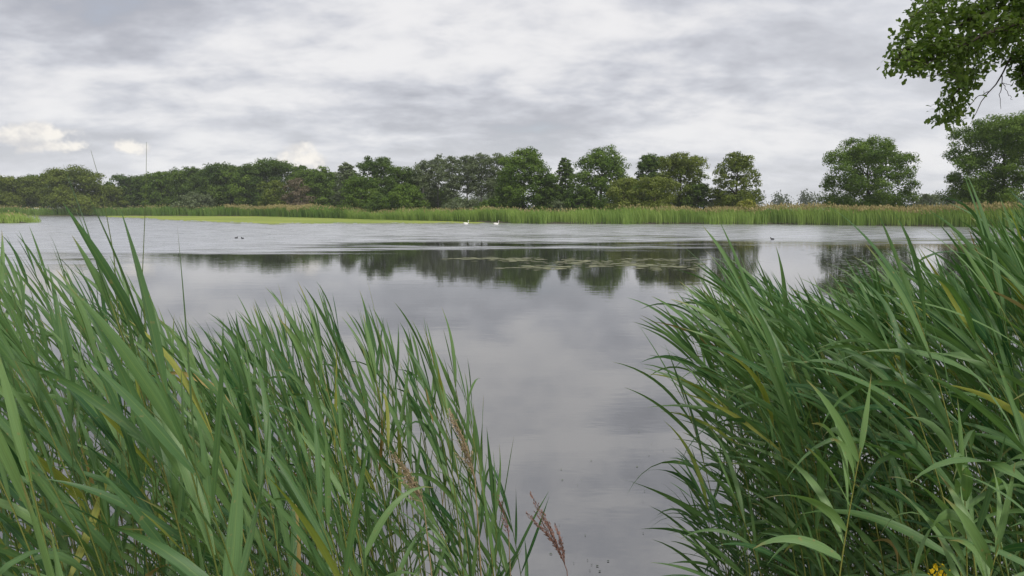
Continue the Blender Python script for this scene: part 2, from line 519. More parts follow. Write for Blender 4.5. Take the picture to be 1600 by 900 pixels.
G1 = 'trees along the far shore'
T = [
    # name, label, category, u, top, hw, Y, leaf, style, kwargs
    ('alder_tree', 'olive green tree at the far end of the wood beside the pale grassy spit', 'tree', 22, 272, 40, 268, 'olive', 'round', {}),
    ('alder_tree', 'dark tree half hidden behind the olive trees by the grassy spit', 'tree', 66, 270, 34, 300, 'dark', 'round', {}),
    ('oak_tree', 'broad yellowish olive oak with a domed crown down to the far water', 'tree', 114, 259, 46, 262, 'olive', 'round', dict(base=.05)),
    ('alder_tree', 'lower dark olive tree tucked against the yellowish domed oak', 'tree', 158, 284, 28, 268, 'olive', 'round', dict(base=.05)),
    ('alder_tree', 'dark green round tree next after the gap beside the yellowish oak', 'tree', 203, 270, 33, 282, 'dark', 'round', dict(base=.05)),
    ('alder_tree', 'smaller dark tree with a pointed top in the far dark wood', 'tree', 250, 266, 26, 278, 'mid', 'round', dict(base=.05)),
    ('oak_tree', 'dark rounded oak above the grey green willow bush', 'tree', 300, 257, 34, 276, 'dark', 'round', dict(base=.05)),
    ('oak_tree', 'wide dark oak in the middle of the far dark wood', 'tree', 345, 253, 38, 272, 'dark', 'round', dict(base=.05)),
    ('oak_tree', 'dark oak filling the wood just before the tall one', 'tree', 385, 258, 30, 268, 'mid', 'round', dict(base=.05)),
    ('oak_tree', 'tallest dark oak of the far wood rising behind the yellowish willow', 'tree', 422, 247, 42, 268, 'dark', 'round', {}),
    ('willow_bush', 'thin yellowish olive willow in front of the tallest dark oak', 'bush', 428, 277, 24, 246, 'olive', 'bush', dict(dens=.7)),
    ('willow_bush', 'reddish brown half dead bush beside the yellowish willow', 'bush', 463, 277, 20, 244, 'russet', 'bush', dict(dens=.6)),
    ('willow_bush', 'pale grey green rounded willow bush under the dark oaks', 'bush', 303, 300, 26, 258, 'grey', 'bush', {}),
    ('alder_tree', 'narrow green tree standing behind the reddish brown bush', 'tree', 470, 257, 20, 262, 'mid', 'round', {}),
    ('alder_tree', 'medium green tree between the reddish brown bush and the feathery grey tree', 'tree', 500, 259, 24, 250, 'mid', 'round', dict(base=.05)),
    ('aspen_tree', 'feathery grey green tree with sky showing through its top', 'tree', 541, 252, 22, 226, 'grey', 'airy', {}),
    ('oak_tree', 'dark tree with a knobbly top rising over the reed belt corner', 'tree', 588, 240, 30, 205, 'dark', 'round', dict(base=.05)),
    ('alder_tree', 'dense dark tree hanging to the reeds under the knobbly top', 'tree', 566, 272, 34, 192, 'mid', 'round', dict(base=.0)),
    ('alder_tree', 'dark green tree between the knobbly topped tree and the birches', 'tree', 628, 257, 27, 188, 'dark', 'round', dict(base=.02)),
    ('willow_bush', 'bushy green willow low at the foot of the first birches', 'bush', 632, 287, 30, 176, 'mid', 'bush', {}),
    ('birch_tree', 'first slim grey birch at the dark wood end of the birch row', 'tree', 660, 247, 17, 184, 'grey', 'birch', {}),
    ('birch_tree', 'tall slim birch second in the row with a spiky top', 'tree', 684, 238, 18, 186, 'grey', 'birch', {}),
    ('birch_tree', 'slim birch with a bare pale trunk in the middle of the row', 'tree', 706, 242, 16, 178, 'grey', 'birch', dict(base=.3)),
    ('birch_tree', 'tall feathery birch above the bright gap between the trunks', 'tree', 730, 240, 18, 184, 'grey', 'birch', dict(base=.35)),
    ('birch_tree', 'broad topped birch beside the bright gap between the trunks', 'tree', 752, 237, 20, 178, 'grey', 'birch', dict(base=.32)),
    ('birch_tree', 'last birch of the row leaning against the dense green oak', 'tree', 777, 236, 17, 174, 'grey', 'birch', dict(base=.25)),
    ('oak_tree', 'dense bright topped oak with a tall dome at the end of the birches', 'tree', 818, 230, 43, 158, 'mid', 'round', dict(base=.05)),
    ('alder_tree', 'small dark tree leaning on the side of the dense domed oak', 'tree', 855, 272, 18, 162, 'dark', 'round', dict(base=.0)),
    ('aspen_tree', 'slender see-through tree standing between the two tall domed oaks', 'tree', 883, 246, 18, 170, 'dark', 'airy', {}),
    ('oak_tree', 'largest domed oak with a triangular outline in the middle of the shore', 'tree', 940, 227, 47, 152, 'mid', 'cone', dict(base=.03)),
    ('alder_tree', 'low dark tree filling the foot of the triangular oak', 'tree', 902, 285, 24, 148, 'dark', 'bush', {}),
    ('willow_bush', 'yellow green willow glowing in front of the triangular oak', 'bush', 976, 273, 27, 140, 'yellow', 'bush', {}),
    ('oak_tree', 'dark rounded oak behind the two bright willows', 'tree', 1018, 237, 24, 160, 'dark', 'round', {}),
    ('willow_bush', 'fresh green willow beside the yellow green one', 'bush', 1024, 270, 30, 139, 'yellow', 'bush', dict(dens=1.0)),
    ('oak_tree', 'olive oak with a wide crown and dark limbs at the end of the row', 'tree', 1064, 236, 38, 148, 'olive', 'round', dict(dens=.8)),
    ('alder_tree', 'low dark shrubby tree at the foot of the wide olive oak', 'tree', 1092, 283, 20, 143, 'dark', 'bush', {}),
    ('aspen_tree', 'open airy tree standing alone with sky between its branches', 'tree', 1153, 234, 40, 138, 'olive', 'airy', dict(base=.12, dens=1.15)),
    ('willow_bush', 'grey green shrub under the open airy tree', 'bush', 1122, 298, 22, 142, 'grey', 'bush', {}),
    ('broom_bush', 'small bright yellow shrub at the foot of the open airy tree', 'bush', 1167, 311, 17, 128, 'bright', 'bush', {}),
    ('oak_tree', 'big wide oak standing alone over the tan reed tops', 'tree', 1360, 214, 70, 128, 'mid', 'round', dict(base=.03, n_clumps=46, lobe=(.16, .28))),
    ('oak_tree', 'huge dark oak on the near bend of the shore behind the tall reeds', 'tree', 1575, 176, 82, 112, 'mid', 'round', dict(base=.02, n_clumps=52, lobe=(.17, .30))),
    ('alder_tree', 'low grey green tree on the horizon between the two big lone oaks', 'tree', 1452, 300, 16, 230, 'grey', 'bush', {}),
    ('willow_bush', 'low green bush among the birch trunks', 'bush', 722, 307, 26, 165, 'grey', 'bush', {}),
    ('willow_bush', 'low green bush between the birches and the dense domed oak', 'bush', 765, 309, 24, 160, 'mid', 'bush', {}),
    ('willow_bush', 'small grey green bush at the foot of the slender tree', 'bush', 872, 312, 16, 146, 'grey', 'bush', {}),
    ('willow_bush', 'dark green bush at the reed edge under the knobbly topped tree', 'bush', 600, 300, 26, 180, 'dark', 'bush', {}),
    # the second row of the wood
    ('alder_tree', 'dark tree showing only its top behind the pointed one', 'tree', 226, 276, 34, 310, 'dark', 'round', dict(base=.0)),
    ('alder_tree', 'dark tree showing only its top over the rounded oak', 'tree', 275, 264, 32, 306, 'dark', 'round', dict(base=.0)),
    ('alder_tree', 'dark tree top in the notch before the wide dark oak', 'tree', 325, 262, 30, 306, 'dark', 'round', dict(base=.0)),
    ('alder_tree', 'dark tree top in the notch before the tallest dark oak', 'tree', 366, 258, 30, 300, 'dark', 'round', dict(base=.0)),
    ('alder_tree', 'dark tree closing the gap behind the narrow green tree', 'tree', 486, 262, 30, 290, 'dark', 'round', dict(base=.0)),
    ('alder_tree', 'dark tree in the shade behind the feathery grey tree', 'tree', 530, 270, 28, 262, 'dark', 'round', dict(base=.0)),
    ('alder_tree', 'dark tree behind the first slim birch', 'tree', 652, 270, 26, 214, 'dark', 'round', dict(base=.0)),
    ('alder_tree', 'low dark tree in the shade behind the birch row', 'tree', 690, 290, 30, 215, 'dark', 'bush', {}),
    ('alder_tree', 'dark tree behind the last birch and the dense domed oak', 'tree', 790, 270, 24, 190, 'dark', 'round', dict(base=.0)),
    ('alder_tree', 'thin dark tree in the gap behind the slender tree', 'tree', 868, 285, 26, 200, 'dark', 'bush', {}),
    ('alder_tree', 'dark tree behind the triangular oak and the dark rounded one', 'tree', 988, 280, 26, 172, 'dark', 'round', dict(base=.0)),
    ('alder_tree', 'dark tree at the wood end behind the grassy spit', 'tree', -30, 276, 50, 280, 'dark', 'round', dict(base=.0)),
]
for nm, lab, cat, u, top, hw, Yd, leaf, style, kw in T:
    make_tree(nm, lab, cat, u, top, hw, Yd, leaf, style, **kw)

rng = np.random.default_rng(21)
# far wood on the horizon: reads as one low mass
mb = MB()
for i in range(190):
    xx = rng.uniform(-420, 460)
    yy = rng.uniform(520, 640)
    h = rng.uniform(11.5, 17.5)
    w = rng.uniform(4, 9)
    n = 420
    d = nrm(rng.normal(size=(n, 3))) * (rng.uniform(0, 1, n) ** .4)[:, None] * (1 + .25 * np.sin(7 * rng.normal(size=(n, 1))))
    cards(mb, np.array([xx, yy, h * .5]) + d * np.array([w, w, h * .52]), 1.25, .5 + rng.normal(0, .15) + rng.normal(0, .15, n))
tag(mb.build('far_woods', M['far']), 'low hazy green line of distant woods on the horizon', 'woods', kind='stuff')


# ------------------------------------------------------------------ reed belts on the far shore
rng = np.random.default_rng(22)


def belt(name, label, path, depth, n, hmin, hmax, w, plume, tintbase, front_gap=0.0):
    path = np.asarray(path, float)
    seg = np.hypot(*np.diff(path, axis=0).T)
    cum = np.concatenate([[0], np.cumsum(seg)])
    mb = MB()
    t = rng.uniform(0, cum[-1], n)
    x = np.interp(t, cum, path[:, 0]); y = np.interp(t, cum, path[:, 1])
    edge = 1.0 * np.sin(t * .35) + .7 * np.sin(t * .9 + 2) + .4 * np.sin(t * 2.3)
    dd = depth * rng.uniform(0, 1, n) ** 1.3 + np.minimum(edge, .9) + front_gap
    y = y + dd
    x = x + rng.normal(0, .15, n)
    z = np.minimum(ground_z(x, y), .3)
    z = np.maximum(z, -.3)
    h = rng.uniform(hmin, hmax, n) * (1 + .09 * np.sin(t * .22 + 1) + .06 * np.sin(t * .8)) + .16 * rng.normal(size=n) + .12 * np.sin(t * 2.9 + dd) * np.sin(t * 1.3)
    h = h * np.interp(x, [-45, -38, 12, 48], [1, .80, .84, .93])
    a = rng.uniform(0, math.pi, n)
    wx, wy = np.cos(a) * w * .5, np.sin(a) * w * .5
    lean = rng.normal(-.14, .12, n)
    p0 = np.stack([x, y, z], 1)
    mid = p0 + np.stack([lean * .25, rng.normal(0, .08, n), h * .55], 1)
    top = p0 + np.stack([lean * h * .7, rng.normal(0, .15, n), h], 1)
    wv = np.stack([wx, wy, wx * 0], 1)
    V = np.stack([p0 - wv * .6, p0 + wv * .6, mid + wv, mid - wv, top + wv * .25, top - wv * .25], 1).reshape(-1, 3)
    k = np.arange(n)[:, None] * 6
    Fq = np.concatenate([k + np.array([[0, 1, 2, 3]]), k + np.array([[3, 2, 4, 5]])])
    tn = np.clip(tintbase + rng.normal(0, .2, n) + .15 * np.sin(t * .5), 0, 1)
    mb.add(V, Fq, np.repeat(tn, 6), 0)
    # side leaves
    m = n
    s = rng.uniform(.45, .95, m)[:, None]
    c = p0 * (1 - s) + top * s
    dr = np.stack([rng.normal(-.25, .35, m), rng.normal(0, .25, m), rng.uniform(.1, .45, m)], 1)
    q1 = c + dr * .9
    V = np.stack([c - wv * .35, c + wv * .35, q1 + wv * .1, q1 - wv * .1], 1).reshape(-1, 3)
    mb.add(V, np.arange(4 * m).reshape(m, 4), np.repeat(np.clip(tn + .1, 0, 1), 4), 0)
    # old plumes
    pr = plume(x, dd)
    sel = rng.uniform(0, 1, n) < pr
    if sel.any():
        tp = top[sel] + np.array([0, 0, .02])
        m = len(tp)
        for kk in range(3):
            dx = np.stack([rng.normal(-.10, .1, m), rng.normal(0, .08, m), rng.uniform(.16, .46, m)], 1)
            wv2 = nrm(rng.normal(size=(m, 3)) * np.array([1, 1, .2])) * w * .9
            V = np.stack([tp, tp + dx * .5 + wv2, tp + dx, tp + dx * .5 - wv2], 1).reshape(-1, 3)
            mb.add(V, np.arange(4 * m).reshape(m, 4), np.repeat(rng.uniform(0, 1, m), 4), 1)
    return tag(mb.build(name, [M['belt'], M['belt_plume']]), label, 'reeds', kind='stuff')


belt('reed_belt', 'fresh green reed belt with tan tops along the far shore under the big oaks',
     [(-40, 181), (-24, 160), (-7, 139.5), (5, 123.5), (42, 119.5), (62, 102.5), (76, 84.5), (72, 66)], 13, 30000, 2.0, 2.6, .075,
     lambda x, d: np.clip(.06 + .55 * np.clip((x - 18) / 42, 0, 1), 0, 1) * (d > .9), .6)
belt('reed_belt', 'distant dark green reed belt under the far dark wood behind the duckweed',
     [(-150, 257), (-138, 260), (-82, 242.5), (-40, 184)], 8, 10000, 2.3, 3.0, .12,
     lambda x, d: np.where((x > -95) & (x < -55), .55, .08), .18)
belt('reed_belt', 'pale green reeds and grass on the low spit by the western shore',
     [(-100, 122), (-93, 127), (-86, 130.6)], 8, 4000, .8, 1.7, .08, lambda x, d: x * 0 + .05, .85)
belt('reed_belt', 'dim green reeds at the far corner of the water behind the spit',
     [(-175, 246), (-163, 247), (-150, 256)], 8, 2500, 2.0, 2.8, .12, lambda x, d: x * 0 + .1, .3)


# ------------------------------------------------------------------ floating plants
rng = np.random.default_rng(23)


def onwater(u, v):
    x, y = (u - 800) / F, (450 - v) / F
    d = np.array([x, cp + y * sp, -sp + y * cp])
    return (CAM + d * (2.5 / -d[2]))[:2]


mb = MB()
cols = []
us = np.linspace(165, 842, 260)
nearv = np.interp(us, [165, 230, 300, 420, 470, 560, 700, 790, 842], [338.6, 341.5, 345.0, 349.2, 348.6, 348.6, 348.4, 347.8, 346.3])
for k, (u, v) in enumerate(zip(us, nearv)):
    near = onwater(u, v + rng.normal(0, .35) + .5 * math.sin(k * .21))
    x = near[0]; y = near[1]
    d = near / np.hypot(*near)
    # to the shore along the view line
    s = np.linspace(0, 160, 200)
    px, py = near[0] + d[0] * s, near[1] + d[1] * s
    sd = lake_sdf(px, py)
    hit = np.argmax(sd > -.2) if (sd > -.2).any() else 199
    L_ = max(1.0, s[hit])
    t = np.linspace(0, 1, 14) ** 1.6
    cols.append(np.stack([near[0] + d[0] * L_ * t, near[1] + d[1] * L_ * t, np.concatenate([[-.004], np.full(13, .02)]) + np.concatenate([[0], rng.uniform(0, .05, 13)])], 1))
V = np.array(cols)
a, b = V.shape[:2]
ii, jj = np.meshgrid(np.arange(b - 1), np.arange(a - 1))
q = jj * b + ii
mb.add(V.reshape(-1, 3), np.stack([q, q + b, q + b + 1, q + 1], -1))
# loose rafts off the near edge
for i in range(220):
    u = rng.uniform(200, 835)
    v = np.interp(u, us, nearv) + abs(rng.normal(0, .7)) + .2
    c = onwater(u, v)
    rx, ry = rng.uniform(.3, 1.4), rng.uniform(.1, .8)
    an = np.linspace(0, 6.283, 9)[:-1]
    rr = rng.uniform(.6, 1.2, 8)
    ring = np.stack([c[0] + np.cos(an) * rx * rr, c[1] + np.sin(an) * ry * rr, np.full(8, .012)], 1)
    mb.add(np.vstack([ring, [[c[0], c[1], .016]]]), [[8, 0, 1, 2], [8, 2, 3, 4], [8, 4, 5, 6], [8, 6, 7, 0]])
tag(mb.build('duckweed', M['duckweed']), 'bright yellow green duckweed carpet floating along the far reed edge', 'duckweed', kind='stuff')


def rafts(name, label, spots, n, mat_, size):
    mb = MB()
    for i in range(n):
        u0, v0, su, sv = spots[rng.integers(len(spots))]
        c = onwater(u0 + rng.normal(0, su), v0 + np.clip(rng.normal(0, sv), -2 * sv, 2 * sv))
        rx = rng.uniform(*size); ry = rx * rng.uniform(.4, 1)
        an = np.linspace(0, 6.283, 9)[:-1]
        rr = rng.uniform(.55, 1.25, 8)
        ring = np.stack([c[0] + np.cos(an) * rx * rr, c[1] + np.sin(an) * ry * rr, np.full(8, .006)], 1)
        mb.add(np.vstack([ring, [[c[0], c[1], .010]]]), [[8, 0, 1, 2], [8, 2, 3, 4], [8, 4, 5, 6], [8, 6, 7, 0]], rng.uniform(0, 1))
    return tag(mb.build(name, M[mat_]), label, 'water plants', kind='stuff')


rafts('floating_algae', 'olive algae rafts drifting in the tree reflections on the pond',
      [(815, 406, 26, 1.6), (850, 418, 26, 2.2), (900, 409, 40, 1.5), (960, 413, 40, 2), (1010, 406, 50, 1.5), (760, 404, 30, 1), (1040, 416, 30, 3)], 520, 'algae', (.05, .30))
rafts('floating_leaves', 'small dark floating leaves scattered on the water by the tall reeds',
      [(1330, 408, 28, 8), (1345, 425, 26, 7), (1400, 400, 22, 5), (1300, 395, 18, 4)], 420, 'lily', (.04, .16))

rafts('floating_debris', 'small dark bits of reed litter drifting in the open channel', [(930, 888, 16, 6), (1010, 740, 25, 50), (880, 760, 40, 60)], 26, 'lily', (.004, .012))


# ------------------------------------------------------------------ birds
def blob(mb, c, r, n=12, m=8, tint=.5, mat=0, shape=None):
    th = np.linspace(0, 2 * math.pi, n, endpoint=False)
    ph = np.linspace(.02, math.pi - .02, m)
    P, Tt = np.meshgrid(ph, th, indexing='ij')
    v = np.stack([np.cos(P), np.sin(P) * np.cos(Tt), np.sin(P) * np.sin(Tt)], -1)
    if shape:
        v = shape(v)
    v = v * np.asarray(r) + np.asarray(c)
    i = np.arange(m - 1)[:, None] * n
    k = np.arange(n)[None]; k2 = (k + 1) % n
    mb.add(v.reshape(-1, 3), np.stack([i + k, i + k2, i + n + k2, i + n + k], -1).reshape(-1, 4), tint, mat)


def swan(label, u, v, face):
    c = onwater(u, v)
    root = empty('swan', (c[0], c[1], 0))
    tag(root, label, 'swan', 'swans on the pond')

    def hull(v):
        v = v.copy()
        x = v[..., 0]
        v[..., 2] = v[..., 2] + .35 * np.clip(-x, 0, 1) ** 2 * (v[..., 2] > -.5)     # raised tail
        v[..., 1] *= 1 - .25 * np.clip(-x, 0, 1)
        return v
    b = MB()
    blob(b, (0, 0, .13), (.48, .22, .20), 14, 10, shape=hull)
    neck = bez(np.array([.36, 0, .18]), np.array([.66, 0, .42]), np.array([.46, 0, .62]), 7)
    neck = np.vstack([neck, [[.47, 0, .72], [.55, 0, .745]]])
    tube(b, neck, [.085, .07, .055, .048, .044, .042, .042, .05, .05], 8)
    blob(b, (.56, 0, .735), (.085, .05, .05), 8, 6)
    body = b.build('body', M['swan'], root)
    w = MB()
    for sgn in (-1, 1):
        blob(w, (-.08, .15 * sgn, .22), (.40, .07, .15), 10, 7, shape=hull)
    w.build('wing', M['swan'], root)
    k = MB()
    tube(k, [(.62, 0, .735), (.68, 0, .72), (.735, 0, .70)], [.03, .022, .008], 6)
    k.build('bill', M['bill'], root)
    root.rotation_euler.z = face
    root.scale = (.80, .80, .80)


swan('white swan floating at the duckweed edge below the dense domed oak', 775, 351, R(-8))
swan('white swan floating at the duckweed edge below the birch row', 728, 350.4, R(20))


def coot(label, u, v, face, s=.75):
    c = onwater(u, v)
    root = empty('coot', (c[0], c[1], 0))
    tag(root, label, 'water bird', 'dark birds on the pond')
    b = MB()
    blob(b, (0, 0, .06), (.17, .085, .085), 10, 8)
    tube(b, [(.11, 0, .09), (.15, 0, .15), (.165, 0, .19)], [.05, .036, .034], 7)
    blob(b, (.175, 0, .195), (.05, .036, .036), 8, 6)
    b.build('body', M['coot'], root)
    k = MB()
    tube(k, [(.215, 0, .195), (.245, 0, .188), (.26, 0, .182)], [.014, .01, .004], 5)
    k.build('bill', M['swan'], root)
    root.rotation_euler.z = face
    root.scale = (s, s, s)


coot('dark water bird alone on the bright water in front of the reed belt', 1207, 374.5, R(175), .9)
coot('dark water bird leading the pair on the rippled open water', 369, 372.5, R(10))
coot('dark water bird following behind the pair on the rippled open water', 379, 373.2, R(160))


# ------------------------------------------------------------------ foreground reeds
WIND = np.array([-1.0, .12, 0.0])


def reed_leaf(mb, p0, d0, L, W, tint, wind, grav, roll, n=10, mat=0, fold=.25):
    ds = L / (n - 1)
    pts = [np.array(p0, float)]
    d = nrm(d0)
    dirs = [d]
    for i in range(n - 1):
        t = i / (n - 1)
        d = nrm(d + (WIND * wind + np.array([0, 0, -grav])) * ds * (0.35 + 1.5 * t))
        pts.append(pts[-1] + d * ds)
        dirs.append(d)
    pts = np.array(pts); dirs = np.array(dirs)
    t = np.linspace(0, 1, n)
    prof = np.interp(t, [0, .05, .18, .35, .6, .8, .92, 1], [.30, .5, .88, 1.0, .78, .42, .17, .02]) * W * .5
    ref = np.array([math.cos(roll), math.sin(roll), .45])
    s = nrm(np.cross(dirs, ref))
    # slow twist along the blade
    tw = rng.normal(0, .9)
    nn = np.cross(dirs, s)
    ang = tw * t
    s2 = s * np.cos(ang)[:, None] + nn * np.sin(ang)[:, None]
    nn = np.cross(dirs, s2)
    Lf = pts - s2 * prof[:, None] + nn * (prof * fold)[:, None]
    Rt = pts + s2 * prof[:, None] + nn * (prof * fold)[:, None]
    V = np.stack([Lf, pts, Rt], 1).reshape(-1, 3)
    i = np.arange(n - 1)[:, None] * 3
    Fq = np.concatenate([i + np.array([[0, 1, 4, 3]]), i + np.array([[1, 2, 5, 4]])])
    uv = np.stack([np.tile([0, .5, 1], n), np.repeat(t, 3)], 1)
    mb.add(V, Fq, tint, mat, uv)


def plume_mesh(mb, pts, L=.2, n=90, spread=.35, size=.010):
    """drooping feathery head along the given axis"""
    pts = np.asarray(pts, float)
    tube(mb, pts, np.linspace(.0022, .0008, len(pts)), 4, .3)
    tt = np.linspace(0, 1, len(pts))
    for i in range(n):
        t = rng.uniform(0.0, 1)
        p = np.array([np.interp(t, tt, pts[:, k]) for k in range(3)])
        ax = nrm(np.array([np.interp(min(1, t + .15), tt, pts[:, k]) for k in range(3)]) - p + 1e-5)
        d = nrm(ax + rng.normal(0, spread, 3) + WIND * .25)
        l = L * rng.uniform(.25, .6) * (1 - .6 * t)
        q = p + d * l
        tube(mb, [p, (p + q) / 2 + np.array([0, 0, -.004]), q + np.array([0, 0, -.012 * l / .08])], [.0009, .0008, .0005], 3, .4)
        m = max(3, int(l / .012))
        s = rng.uniform(.25, 1, m)[:, None]
        c = p * (1 - s) + q * s + rng.normal(0, .003, (m, 3))
        e = nrm(d + rng.normal(0, .35, (m, 3)))
        w = nrm(np.cross(e, rng.normal(size=(m, 3))))
        V = np.stack([c, c + e * size * .5 + w * size * .16, c + e * size, c + e * size * .5 - w * size * .16], 1).reshape(-1, 3)
        mb.add(V, np.arange(4 * m).reshape(m, 4), np.repeat(rng.uniform(0, 1, m), 4))


def reed_spec(tip, lean, seed_style):
    """root point and stem curve under a given stem tip"""
    tip = np.asarray(tip, float)
    x0, y0 = tip[0] + lean, tip[1] - .06 * lean + rng.normal(0, .04)
    gz = float(ground_z(x0, y0))
    gz = max(gz, -.35)
    base = np.array([x0, y0, gz])
    ctrl = base + np.array([rng.normal(-.12, .05) * lean, rng.normal(0, .03), (tip[2] - gz) * .62])
    return base, bez(base, ctrl, tip, 14)


def grow_reed(tip, lean, o, collect=None):
    """o: dict of leaf habits. With COLLECT given the reed goes into that one mesh, else it becomes a thing with parts"""
    base, st = reed_spec(tip, lean, o)
    tint0 = np.clip(rng.normal(o.get('tint', .45), .20), 0, 1)
    sr = o.get('sr', .0038)
    leaves = []
    n = o.get('n', 9)
    tt = np.linspace(0, 1, len(st))
    az0 = rng.uniform(0, 6.28)
    for k in range(n):
        t = o.get('t0', .38) + (.97 - o.get('t0', .38)) * (k / (n - 1)) ** .85
        p = np.array([np.interp(t, tt, st[:, j]) for j in range(3)])
        ax = nrm(np.array([np.interp(min(1, t + .04), tt, st[:, j]) - np.interp(t - .04, tt, st[:, j]) for j in range(3)]))
        rel = (t - .4) / .6
        side = nrm(np.array([math.cos(az0 + k * math.pi + rng.normal(0, .5)), math.sin(az0 + k * math.pi + rng.normal(0, .5)), 0]))
        side = nrm(side + WIND * o.get('sweep', .9) * rng.uniform(.4, 1.3) * np.clip(.35 + .75 * rel, .15, 1))
        open_ = o.get('open', .75) * (1.55 - 1.15 * rel) * rng.uniform(.6, 1.4)
        d0 = nrm(ax + side * open_)
        L = o.get('L', .45) * rng.uniform(.75, 1.2) * (.8 + .35 * math.sin(math.pi * min(1, max(0, rel * .8 + .1))))
        W = o.get('W', .021) * rng.uniform(.8, 1.2)
        g = o.get('g', 1.0) * rng.uniform(.3, 1.6) * (1.5 - .9 * rel)
        if rng.uniform() < o.get('droop', .08) * (1.9 - 1.5 * np.clip(rel, 0, 1)):
            g += rng.uniform(2.0, 6.0)
        leaves.append((p, d0, L, W, np.clip(tint0 + rng.normal(0, .14), 0, 1), o.get('wind', 1.3) * rng.uniform(.0, 1.7) * np.clip(.55 + .5 * rel, .3, 1), g, rng.uniform(0, 6.28)))
    # rolled young leaf at the tip continues the stem
    ax = nrm(st[-1] - st[-3])
    leaves.append((st[-1] - ax * .02, ax, o.get('L', .45) * .75, o.get('W', .021) * .55, tint0, .35, .1, rng.uniform(0, 6.28)))
    rad = np.linspace(sr, sr * .32, len(st))
    if collect is not None:
        tube(collect, st, rad, 4, tint0, 1)
        for lf in leaves:
            reed_leaf(collect, *lf, n=8, mat=0)
        return None
    root = empty('reed', base)
    mb = MB(); tube(mb, st, rad, 5, np.clip(tint0 + rng.normal(0, .2), 0, 1))
    mb.build('stem', M['reed_stem'], root, base)
    for lf in leaves:
        mb = MB(); reed_leaf(mb, *lf)
        dead = base[1] > 2.0 and rng.uniform() < o.get('dead', .012)
        old = rng.uniform() < o.get('dead', .03) * 1.2
        mb.build('leaf', M['dead_leaf'] if dead else M['yellow_leaf'] if old else M['reed_leaf'], root, base)
    return root


ENV_L = ([-400, -150, 0, 70, 130, 200, 250, 300, 340, 400, 470, 520, 560, 620, 680, 725, 755, 775, 790, 806],
         [370, 372, 375, 350, 340, 400, 470, 505, 495, 470, 445, 435, 470, 462, 505, 570, 640, 720, 800, 890])
ENV_R = ([985, 1010, 1040, 1080, 1110, 1150, 1200, 1260, 1300, 1350, 1400, 1450, 1500, 1530, 1570, 1600, 1700, 2000],
         [520, 470, 455, 425, 395, 400, 432, 440, 428, 400, 385, 405, 365, 335, 315, 305, 295, 280])

specs = []          # (score, tip, lean, habits, zone)


def zone_left(u, Yt):
    if u < 230:
        return 'reed in the broad leaved corner of the windswept bed opposite the overhanging oak', 'reeds in the broad leaved corner opposite the oak'
    if u < 420:
        return 'reed under the low dip in the windswept bed opposite the overhanging oak', 'reeds under the dip in the bed opposite the oak'
    if u < 600:
        return 'upright reed in the middle of the windswept bed opposite the overhanging oak', 'reeds in the middle of the bed opposite the oak'
    return 'reed at the open water edge of the bed opposite the overhanging oak', 'reeds at the water edge of the bed opposite the oak'


def zone_right(u, Yt):
    if Yt < 2.2:
        return 'close reed with broad drooping leaves at the front of the bed below the oak', 'close broad leaved reeds below the oak'
    if u < 1150:
        return 'reed bent out over the open channel from the bed below the oak', 'reeds bent out over the channel below the oak'
    if u < 1330:
        return 'swept reed in the low middle of the bed below the overhanging oak', 'reeds in the low middle of the bed below the oak'
    if u < 1500:
        return 'reed on the rising slope of the bed below the overhanging oak', 'reeds on the rising slope below the oak'
    return 'tall dark reed at the frame edge of the bed below the overhanging oak', 'tall dark reeds below the oak'


def try_left():
    Yt = rng.uniform(1.65, 4.8)
    u = rng.uniform(-330, 795)
    if u > 520 and Yt < 1.9 + (u - 520) / 280 * .9:
        return None
    z = 1.80 + .13 * rng.normal() + .20 * np.clip((250 - u) / 250, 0, 1.2) + (.05 if Yt < 2.5 else 0)
    if u > 700:
        z -= rng.uniform(0, .5)
    x = at(u, 450, Yt)[0]
    tip = np.array([x, Yt, z])
    uu, vv = pix(tip)
    # leaf ends reach above the stem tip
    lim = np.interp(uu - 30, *ENV_L) + .22 * F / Yt
    if vv < lim:
        if u < 620 and vv > lim - 60:
            tip[2] -= (lim - vv + rng.uniform(0, 40)) * Yt / F
        else:
            return None
    if vv > 1050:
        return None
    lean = rng.uniform(.20, .42) * np.clip(1.1 - .75 * (u / 800), .3, 1.3)
    near = Yt < 2.1
    o = dict(n=int(rng.integers(9, 13)), L=.38, W=.020, sweep=.7, open=.55, wind=1.0, g=.9, tint=.5, t0=.16, droop=.18)
    if u > 450:
        o.update(open=.42, sweep=.55, wind=.7, g=.5, L=.33, W=.0185)
    if u < 260:
        o.update(W=.0225, L=.38, g=.8)
    return (Yt + max(0, vv - lim) * .003, tip, lean, o, zone_left(uu, Yt))


